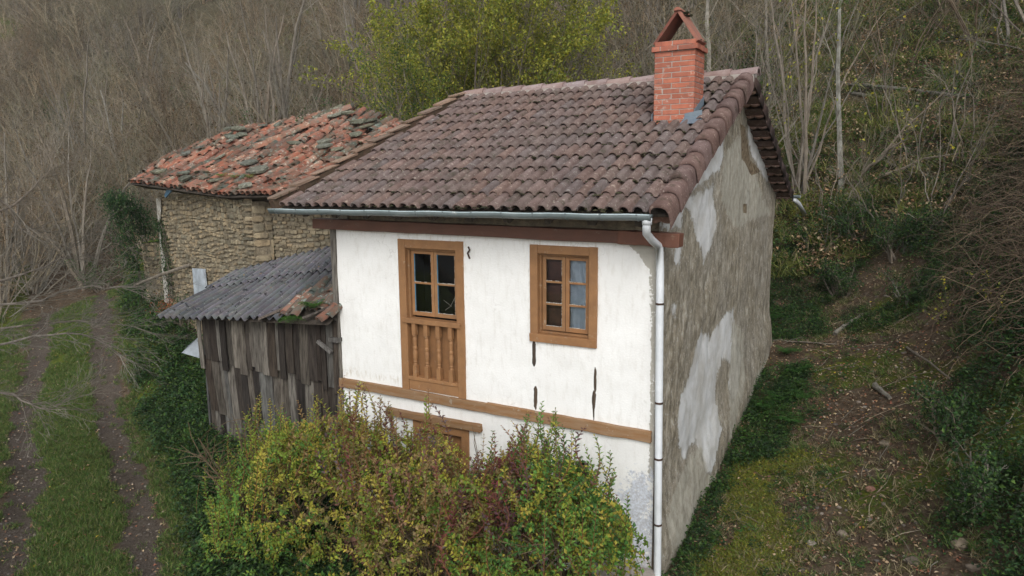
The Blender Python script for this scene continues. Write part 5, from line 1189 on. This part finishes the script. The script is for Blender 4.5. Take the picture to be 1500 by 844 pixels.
leafshrub('shrub', 'large yellow green shrub in front of the plank shed', 285, 560, -1.5, 1.2, 1250, palL, 501)
leafshrub('shrub', 'olive and burgundy leaved shrub in front of the brown door', 530, 735, -1.35, 1.15, 1000, palM, 502)
leafshrub('shrub', 'fresh green shrub with dark red tips beside the white downpipe', 700, 935, -1.2, 1.0, 1050, palR, 503)

# ---- yellow green leafy trees behind the roof
def leafy(name, loc, H, spread, nst, kids, nleaf, cols, seed, label, cat='tree', lsz=.06, group=None, maxl=3):
    random.seed(seed); o = thing(name, (0, 0, 0), label, cat, group); a, b, f = MB(), MB(), MB(); tips = []
    for i in range(nst):
        t = random.uniform(0, 6.3); s = random.uniform(.05, spread); branch([a, b], (math.cos(t)*.2*random.random(), math.sin(t)*.2*random.random(), -.2), unit((math.cos(t)*s, math.sin(t)*s, 1)), H*random.uniform(.6, 1), .035, 0, maxl, .05, .15, kids, .6, .5, tips)
    for i in range(nleaf):
        p, d = random.choice(tips); leaf(f, Vector(p)+rv()*.12, rv(), (random.gauss(0, .6), random.gauss(0, .6), 1), lsz*random.uniform(.6, 1.3), lsz*random.uniform(.4, .7), tcol(random.choice(cols), .25))
    a.build('trunk', M['bark'], o); b.build('branches', M['twig'], o); f.build('crown', M['leaf'], o); o.location = loc; return o
YT = [(.36, .37, .05), (.27, .31, .05), (.45, .41, .06), (.17, .22, .04), (.31, .31, .07)]
leafy('leafy_tree', gp(700, 22), 8.8, .5, 16, 7, 52000, YT, 601, 'broad yellow green leafy tree standing right behind the tiled roof', lsz=.10); leafy('leafy_tree', gp(612, 21), 6.2, .5, 12, 6, 17000, YT+GRN, 602, 'smaller yellow green leafy tree between the two roofs', lsz=.065)
leafy('leafy_tree', gp(785, 23), 7.4, .45, 10, 6, 15000, YT+[(.3, .28, .04)], 603, 'yellowest leafy tree behind the middle of the ridge', lsz=.065)
leafy('evergreen_shrub', gp(520, 20), 3.8, .8, 9, 5, 6000, DGR+GRN, 604, 'dark green shrub behind the peak of the barn roof', 'shrub', .06); leafy('evergreen_shrub', gp(440, 23), 3.6, .9, 9, 5, 5000, DGR+GRN+[(.12, .12, .04)], 605, 'dark green shrub behind the middle of the barn roof', 'shrub', .06)
leafy('evergreen_shrub', gp(850, 20), 3.2, .8, 8, 5, 3500, GRN+DGR, 606, 'low green shrub behind the ridge near the chimney', 'shrub', .06)
# ---- bare trees one can tell apart
GR = 'leafless shrubs standing out along the lower edge of the thicket'
first = None; random.seed(90); spots = []
for px, d in ((230, 25), (300, 24), (190, 27), (130, 27), (350, 26), (410, 25), (460, 24), (80, 30), (270, 29), (20, 31), (510, 25), (545, 23), (880, 21), (925, 22), (960, 24), (1065, 21), (1100, 23), (1010, 23)):
    p = gp(px, d)
    if dmid(p[0], p[1]) < 3.2: continue
    spots.append(p)
pro = []
for k in range(3): pro.append(bare_thing('bare_shrub', 700+k, (0, 0, 0), 'leafless many stemmed shrub at the lower edge of the hillside thicket', 'shrub', GR, H=[3.4, 4.2, 3.8][k], nst=12, spread=.6, kids=6, leafn=500, leafc=BR, maxl=2, r0=.03))
for i, p in enumerate(spots):
    s = pro[i % 3]
    if i < 3: o = s
    else:
        o = s.copy(); COL.objects.link(o)
        for c in s.children: d = c.copy(); COL.objects.link(d); d.parent = o
    o.location = p; o.rotation_euler = (0, 0, random.uniform(0, 6.3)); o.scale = (random.uniform(.8, 1.2),)*3
random.seed(91)
def stems_tree(name, base, stems, label, mat='bark', cat='tree', kids=6, tw=3, leafn=0, leafc=None, seed=0, lsz=.07):
    random.seed(seed); o = thing(name, tuple(base), label, cat); a, b, f = MB(), MB(), MB(); tips = []
    for (tip, r) in stems:
        tip = Vector(tuple(tip)); B = Vector(tuple(base))+Vector((random.uniform(-.25, .25), random.uniform(-.25, .25), -.2)); n = 9; pts = []; sag = rv()*.25
        for i in range(n+1): t = i/n; pts.append(B.lerp(tip, t)+sag*math.sin(t*PI)+rv()*.05+Vector((0, 0, .35*math.sin(t*PI)*(tip-B).length*.15)))
        tc = tcol(v=.3); a.tube(pts, [max(r*(1-.8*i/n), .004) for i in range(n+1)], 6, tc, False)
        L = (tip-B).length
        for k in range(kids):
            f_ = (.25+.75*(k+random.random())/kids)*n; i = min(int(f_), n-1); q = pts[i].lerp(pts[i+1], f_-i); d = (pts[i+1]-pts[i]).normalized(); dd = (d+d.cross(rv())*.8+Vector((0, 0, .1))).normalized()
            branch([b], q, dd, L*random.uniform(.12, .3), r*.3*(1.1-f_/n), 1, tw, .06, .2, 4, .6, .55, tips, tc)
    for i in range(leafn):
        p, d = random.choice(tips); leaf(f, p, rv(), (random.gauss(0, .6), random.gauss(0, .6), 1), lsz*random.uniform(.7, 1.2), lsz*random.uniform(.6, .9), tcol(random.choice(leafc), .2))
    a.build('trunk', M[mat], o); b.build('branches', M['twig'], o)
    if leafn: f.build('leaves', M['leaf'], o)
    return o
hb = hit(1178, 300); dh = float(M3[2] @ (hb-CAM)); YL = [(.55, .48, .05), (.42, .42, .06), (.3, .34, .06)]
stems_tree('hazel_tree', hb, [(at(px, py, dh+dd), r) for px, py, dd, r in ((1120, -60, 1, .05), (1150, -90, .5, .045), (1175, -60, -1, .05), (1140, 20, -.5, .03), (1200, -80, 0, .05), (1235, -40, 1, .04), (1215, 30, -1, .03), (1100, 30, 1.5, .03), (1265, -20, -.5, .045), (1300, 10, .6, .035), (1185, 60, -1, .025), (1160, 80, .5, .02), (1290, 70, -1, .03), (1130, 90, -1, .02))], 'many stemmed bare hazel with a few yellow leaves behind the far roof corner', kids=6, leafn=120, leafc=YL, seed=1, lsz=.09)
stems_tree('hazel_tree', hb+np.array([.4, .2, 0]), [(at(1335, 203, dh-2.2), .055), (at(1445, 215, dh-3.4), .06), (at(1400, 120, dh-2), .05)], 'bare tree leaning far to the right over the slope', kids=9, leafn=60, leafc=YL, seed=2, lsz=.09)
pb = hit(1243, 290); dq = float(M3[2] @ (pb-CAM)); stems_tree('pale_trunk_tree', pb-np.array([0, 0, .3]), [(at(1243, -120, dq), .085)], 'tall straight tree with a pale lichened trunk right of the roof', 'barkpale', kids=5, seed=3)
stems_tree('pale_trunk_tree', gp(1046, 24), [(at(1040, -120, 24), .1)], 'pale trunked tree directly behind the chimney', 'barkpale', kids=6, seed=4); stems_tree('pale_trunk_tree', gp(1118, 25), [(at(1112, -120, 25), .07)], 'pale trunked tree between the chimney and the hazel', 'barkpale', kids=6, seed=5)
for k, (px, d, tx, lb) in enumerate(((1462, 22, 1466, 'dark ivy clad tree at the right edge'), (1482, 24, 1490, 'slender bare tree nearest the top right corner'), (1440, 25, 1450, 'thin bare tree leaning among the right hand trees'), (1405, 27, 1380, 'thin bare tree above the logs'), (1530, 21, 1440, 'bare tree reaching in from the right edge'))):
    b_ = gp(px, d); stems_tree('bare_tree', b_, [(at(tx, -80, d), .05), (at(tx-25, -20, d+1), .03), (at(tx+30, -50, d-1), .03), (at(tx-70, 60, d-1), .025)], lb, kids=8, seed=10+k, leafn=60, leafc=YL)
for k, (px, d, lb) in enumerate(((330, 34, 'bare tree with arching limbs above the barn roof'), (430, 33, 'dark stemmed bare tree above the ridge of the barn'), (175, 40, 'pale dead tree high on the left hillside'), (100, 45, 'bleached bare tree near the top left'), (560, 30, 'bare tree beside the yellow green foliage'), (870, 32, 'bare tree with pale limbs right of the yellow green tree'))):
    b_ = gp(px, d); H_ = 6; stems_tree('bare_tree', b_, [(b_+np.array([random.uniform(-2, 2), random.uniform(-1.5, 1), H_*random.uniform(.7, 1)]), .09) for _ in range(5)], lb, 'barkpale' if k in (2, 3) else 'bark', kids=9, tw=3, seed=30+k)
# ---- evergreen bushes and saplings on the bank behind the gable
for k, (px, py, h, n_, lb) in enumerate(((1195, 372, 1.0, 2600, 'dark bramble bush closest to the rear spout of the gutter'), (1262, 350, 1.1, 3000, 'dark bush in the middle of the bank below the hazel'), (1318, 372, 1.0, 2600, 'dark leafy bush under the terrace wall remnant'), (1352, 350, .9, 2200, 'broad leaved bush beside the dead brambles'), (1238, 428, .8, 2000, 'low dark bush halfway up the bank behind the path'), (1172, 330, .9, 2200, 'yellowish fern like bush at the foot of the hazel'), (1330, 445, .8, 2000, 'low bush where the path reaches the bank'), (1395, 640, .8, 2200, 'dark bush right of the path, highest of two'), (1452, 745, .9, 2600, 'dark bush at the lower right edge'))):
    q_ = hit(px, py); leafy('evergreen_shrub', q_, h, 1.1, 9, 4, n_, (DGR+DGR+GRN) if k != 5 else [(.2, .22, .04), (.14, .17, .04), (.26, .24, .05)], 900+k, lb, 'shrub', .055)
for k, (px, py, h, lb) in enumerate(((1218, 330, 2.4, 'thin bare sapling on the bank nearest the hazel'), (1285, 345, 2.0, 'thin bare sapling above the terrace wall remnant'), (1372, 330, 2.6, 'bare sapling at the left edge of the brambles'), (1400, 250, 3.0, 'bare sapling on the upper slope beside the logs'), (1330, 250, 2.8, 'bare sapling below the logs'), (1290, 190, 3.2, 'bare sapling just left of the lower log'))):
    q_ = hit(px, py); stems_tree('sapling', q_, [(q_+np.array([random.uniform(-.9, .9), random.uniform(-.6, .4), h*random.uniform(.7, 1)]), .018) for _ in range(5)], lb, kids=7, tw=3, seed=950+k)
# ---- larger bare trees standing among the thicket
random.seed(92); GB_ = 'bare trees rising out of the hillside thicket'; lbB = 'leafless tree with forking limbs rising out of the hillside thicket'; prB = []
for k in range(3):
    rs_ = random.Random(k+3); prB.append(stems_tree('forest_tree', (0, 0, 0), [((rs_.uniform(-2.2, 2.2), rs_.uniform(-2, 2), rs_.uniform(4, 7)), rs_.uniform(.05, .11)) for _ in range(4+k)], lbB, 'bark', kids=10, tw=3, seed=50+k)); prB[-1]['group'] = GB_
random.seed(93)
for i in range(26):
    px = random.uniform(-60, 1000); d = random.uniform(28, 62); p = gp(px, d)
    if i < 3: o = prB[i]
    else:
        o = prB[i % 3].copy(); COL.objects.link(o)
        for c in prB[i % 3].children: e = c.copy(); COL.objects.link(e); e.parent = o
    o.location = (p[0], p[1], p[2]-.1); o.rotation_euler = (0, 0, random.uniform(0, 6.3)); o.scale = (random.uniform(.8, 1.3),)*3
# ---- dead bramble curtain on the right bank
random.seed(44); mb = MB(); n = 0
while n < 8500:
    x = random.uniform(2.6, 9); y = random.uniform(2.5, 13); f = (x-2.9-.14*abs(y-7))
    if f < .1 or random.random() > f: continue
    z = hz1(x, y); p = Vector((x, y, z+random.uniform(.1, .9))); d = unit((random.gauss(-.3, .7), random.gauss(-.25, .6), random.uniform(-.3, 1.))); L = random.uniform(.4, 1.7); pts = [p]; r = random.uniform(.002, .006)
    for i in range(6): d = (d+Vector((0, 0, -.17))+rv()*.62).normalized(); pts.append(pts[-1]+d*L/6)
    mb.tube(pts, [r*(1-.6*i/6) for i in range(7)], 3, tcol(random.choice([(.6, .48, .42), (.42, .33, .28), (.9, .76, .64), (.28, .22, .19)]), .3), False); n += 1
o = mb.build('dead_brambles', M['twig']); tag(o, 'curtain of dead brown bramble stems hanging over the right bank', 'brambles', kind='stuff')
def P_bush():
    x = random.uniform(2.6, 7); y = random.uniform(-2, 12); f = float(fbm(np.array([x*.7]), np.array([y*.7+20]))[0])
    if (x > 3.1+f*.8 and y < 5.5 and f > .42) or (y > 8.6 and x < 4.8 and f > .42): return (x, y)
    return None
scat_region('bank_bushes', [lf(herb(360+k, 150, .42, .5, .055, c)) for k, c in enumerate((DGR, DGR, DGR+GRN, DGR+[(.14, .16, .03)]))], 620, P_bush, .5, 1.3, 'dark evergreen bushes and brambles on the bank right of the path', 'bushes', -.05, 18)
for k, (px, py, d, lb) in enumerate(((1462, 465, 11, 'sprig of yellow leaves hanging in the dead brambles'), (1385, 455, 12, 'sprig of yellow green leaves left of the dead brambles'), (1458, 415, 11.5, 'small yellow sprig above the larger one in the brambles'))):
    random.seed(70+k); c = hit(px, py); c = CAM+(c-CAM)*.97; a = MB(); f = MB()
    for i in range(9):
        e = Vector(tuple(c))+Vector((random.gauss(0, .18), random.gauss(0, .1), random.gauss(0, .25))); b_ = Vector(tuple(c))+Vector((.2, .3, -.5)); a.tube([b_, b_.lerp(e, .5)+rv()*.05, e], [.005, .004, .002], 3, (1, 1, 1), False)
        for j in range(9): leaf(f, b_.lerp(e, random.uniform(.4, 1.05)), rv(), (0, -.5, 1), .05, .035, tcol(random.choice(YL), .2))
    o = thing('leafy_sprig', tuple(c), lb, 'sprig'); a.build('stems', M['twig'], o); f.build('leaves', M['leaf'], o)
# ---- dry stone terrace remnant
mb = MB(); mo = MB(); random.seed(51); a = hit(1285, 322); b = hit(1375, 328)
rubble(mb, mo, (a[0], a[1]), (b[0], b[1]), lambda u: a[2]-.3, lambda u: a[2]+.25+(b[2]-a[2])*u, hs=(.05, .09), ws=(.15, .35)); o = mb.build('terrace_wall', M['stone']); tag(o, 'low remnant of dry stone wall in the bank right of the house', 'stone wall')
# ---- ivy on the barn and on the ruined wall
def ivy(name, label, pts, nrm, n, cols, seed, w=.3, lsz=.05, thick=.12):
    random.seed(seed); root = thing(name, tuple(pts[0]), label, 'ivy'); m = MB(); s = MB()
    for k in range(3): s.tube([Vector(tuple(p))+rv()*.05 for p in pts], .015, 4, (1, 1, 1), False)
    for i in range(n):
        t = random.random()*(len(pts)-1); j = min(int(t), len(pts)-2); p = Vector(tuple(pts[j])).lerp(Vector(tuple(pts[j+1])), t-j); ww = w*(.6+.6*float(vnoise(np.array([t*3.]), np.array([seed*1.]))[0]))
        p += Vector((random.gauss(0, ww*.5), random.gauss(0, ww*.2), random.gauss(0, ww*.3)))+Vector(nrm)*abs(random.gauss(0, thick)); leaf(m, p, (random.gauss(0, 1), random.gauss(0, .5), -1), Vector(nrm)+rv()*.5, lsz*random.uniform(.7, 1.3), lsz*random.uniform(.6, .9), tcol(random.choice(cols), .3))
    s.build('stems', M['bark'], root); m.build('foliage', M['leaf'], root); return root
nb = (-.27, -.96, .1)
ivy('climbing_ivy', 'thin ivy climbing the left end of the stone barn wall', [wallhit(*p) for p in ((252, 440), (248, 400), (243, 365), (238, 335), (232, 325))], nb, 900, DGR, 801, .28, .05, .05)
q0 = np.array([-14.6, 3.3, 1.2]); ivy('ivy_trunk', 'thick column of dark ivy in front of the ruined wall', [onY(212, 440, 3.2), onY(200, 390, 3.2), onY(190, 350, 3.2), onY(178, 310, 3.2), onY(172, 288, 3.2)], (-.3, -.9, .1), 3200, DGR, 802, .42, .06, .15)
ivy('ivy_trunk', 'dark ivy mass on top of the ruined wall beside the barn', [onY(175, 290, 3.9), onY(195, 300, 3.9), onY(215, 320, 3.9), onY(212, 345, 3.9)], (-.3, -.9, .3), 2600, DGR[:4], 803, .6, .06, .2)
leafy('evergreen_shrub', hit(150, 425), 1.3, .9, 7, 4, 2600, GRN+DGR, 607, 'low green bush beneath the ruined wall', 'shrub', .05); leafy('evergreen_shrub', hit(275, 480), .9, 1.0, 7, 4, 2400, GRN+DGR, 608, 'dark leafy bush at the left end of the shed', 'shrub', .05)
p_ = onY(243, 448, 1.6); random.seed(66); mb = MB()
for i in range(160): leaf(mb, (p_[0]+random.gauss(0, .12), p_[1]+random.gauss(0, .1), p_[2]-.05+random.gauss(0, .1)), (random.gauss(0, 1), random.gauss(0, 1), .6), rv(), .09, .015, tcol((.25, .07, .03), .3))
o = mb.build('rusty_bracken', M['dryleaf']); tag(o, 'rust red tuft of dead bracken beside the barn corner', 'bracken')
# ---- bare branches reaching in from the left, over the track
random.seed(55); root = thing('overhanging_tree', tuple(gp(-330, 7.5)), 'bare tree reaching in from the left with pale branches over the track', 'tree'); a, b = MB(), MB(); B = Vector(tuple(gp(-330, 7.5)))
lm = [((-300, 420), (-60, 455), (60, 438), (135, 418), (190, 425)), ((-300, 450), (-60, 520), (50, 495), (120, 487), (175, 520)), ((-300, 430), (-100, 500), (30, 478), (110, 470), (195, 478)), ((-300, 380), (-60, 340), (20, 300), (60, 265), (75, 245)), ((-300, 400), (-50, 425), (30, 400), (80, 385), (110, 360)), ((-300, 470), (-80, 570), (20, 580), (60, 600), (90, 590)), ((-300, 350), (-80, 260), (0, 290), (35, 335), (60, 340))]
top = Vector(tuple(at(-300, 400, 8.0))); a.tube([B-Vector((0, 0, .3)), B.lerp(top, .5)+Vector((.1, 0, 0)), top, top+Vector((0, .2, 2.5))], [.17, .14, .11, .05], 9)
for k, pl in enumerate(lm):
    d0 = 8.2+random.uniform(-.5, .8); pts = [Vector(tuple(at(px, py, d0+i*.15+random.uniform(-.1, .1)))) for i, (px, py) in enumerate(pl)]
    dense = []
    for i in range(len(pts)-1):
        for t in (0, .33, .66): dense.append(pts[i].lerp(pts[i+1], t)+rv()*.025)
    dense.append(pts[-1]); n = len(dense); tc = tcol((.85, .85, .88), .15); a.tube(dense, [.022*(1-.85*i/n) for i in range(n)], 6, tc, False)
    for i in range(4, n):
        for _ in range(3):
            d = (dense[i]-dense[i-1]).normalized(); dd = (d+d.cross(rv())*.7).normalized(); branch([b], dense[i], dd, random.uniform(.3, .75), .005, 1, 3, .02, .22, 4, .6, .6, None, tc)
a.build('trunk', M['bark'], root); b.build('branches', M['twig'], root)
EXPOSURE = 0.55
HAZE = 0.0004
# ================================================================== light, camera
w = bpy.data.worlds.new('World'); scene.world = w; w.use_nodes = True; nt = w.node_tree; bg = nt.nodes['Background']
sky = nt.nodes.new('ShaderNodeTexSky'); sky.sky_type = 'NISHITA'; sky.sun_disc = False; SE, SA = rad(42), rad(200)   # sun behind the camera's left
sky.sun_elevation = SE; sky.air_density = 1.0; sky.dust_density = 2.0; sky.ozone_density = 1.0
hs = nt.nodes.new('ShaderNodeHueSaturation'); hs.inputs['Saturation'].default_value = .25
nt.links.new(sky.outputs[0], hs.inputs['Color']); nt.links.new(hs.outputs[0], bg.inputs[0]); bg.inputs[1].default_value = .15
sd = Vector((.42, -.70, .66)).normalized()     # direction towards the sun
sky.sun_rotation = math.atan2(sd.x, sd.y)
sky.sun_elevation = math.asin(sd.z)
L = bpy.data.lights.new('sun', 'SUN'); L.energy = .9; L.angle = rad(30); L.color = (1, .97, .92); lo = bpy.data.objects.new('sun', L); COL.objects.link(lo); lo.location = (-6, -10, 14); lo.rotation_euler = sd.to_track_quat('Z', 'Y').to_euler()
cam = bpy.data.cameras.new('camera'); co = bpy.data.objects.new('camera', cam); COL.objects.link(co); scene.camera = co
cam.sensor_width = 36; cam.sensor_fit = 'HORIZONTAL'; cam.lens = 36*FPX/1500; cam.clip_start = .1; cam.clip_end = 1000
R_ = Matrix([[M3[0][i], -M3[1][i], -M3[2][i]] for i in range(3)]); co.matrix_world = Matrix.Translation(Vector(CAM)) @ R_.to_4x4()
scene.render.engine = 'CYCLES'; scene.cycles.use_denoising = True; scene.cycles.max_bounces = 6; scene.cycles.diffuse_bounces = 3; scene.cycles.transparent_max_bounces = 12; scene.cycles.caustics_reflective = False; scene.cycles.caustics_refractive = False
vs_ = scene.view_settings; vs_.view_transform = 'Standard'; vs_.look = 'None'; vs_.exposure = EXPOSURE; vs_.gamma = 1

def haze():
    me = bpy.data.meshes.new('haze'); x0, x1, y0, y1, z0, z1 = -200, 160, -100, 240, -40, 260
    V = [(x, y, z) for z in (z0, z1) for x, y in ((x0, y0), (x1, y0), (x1, y1), (x0, y1))]
    me.from_pydata(V, [], [(3, 2, 1, 0), (4, 5, 6, 7), (0, 1, 5, 4), (1, 2, 6, 5), (2, 3, 7, 6), (3, 0, 4, 7)]); o = bpy.data.objects.new('haze', me); COL.objects.link(o)
    m = bpy.data.materials.new('haze'); m.use_nodes = True; n = m.node_tree; n.nodes.remove(n.nodes['Principled BSDF']); v = n.nodes.new('ShaderNodeVolumePrincipled'); v.inputs['Color'].default_value = (.8, .86, .95, 1); v.inputs['Density'].default_value = HAZE; v.inputs['Anisotropy'].default_value = 0
    n.links.new(v.outputs[0], n.nodes['Material Output'].inputs['Volume']); me.materials.append(m); o['kind'] = 'stuff'; o['label'] = 'thin pale autumn haze over the far hillside'; o['category'] = 'haze'
if HAZE: haze()
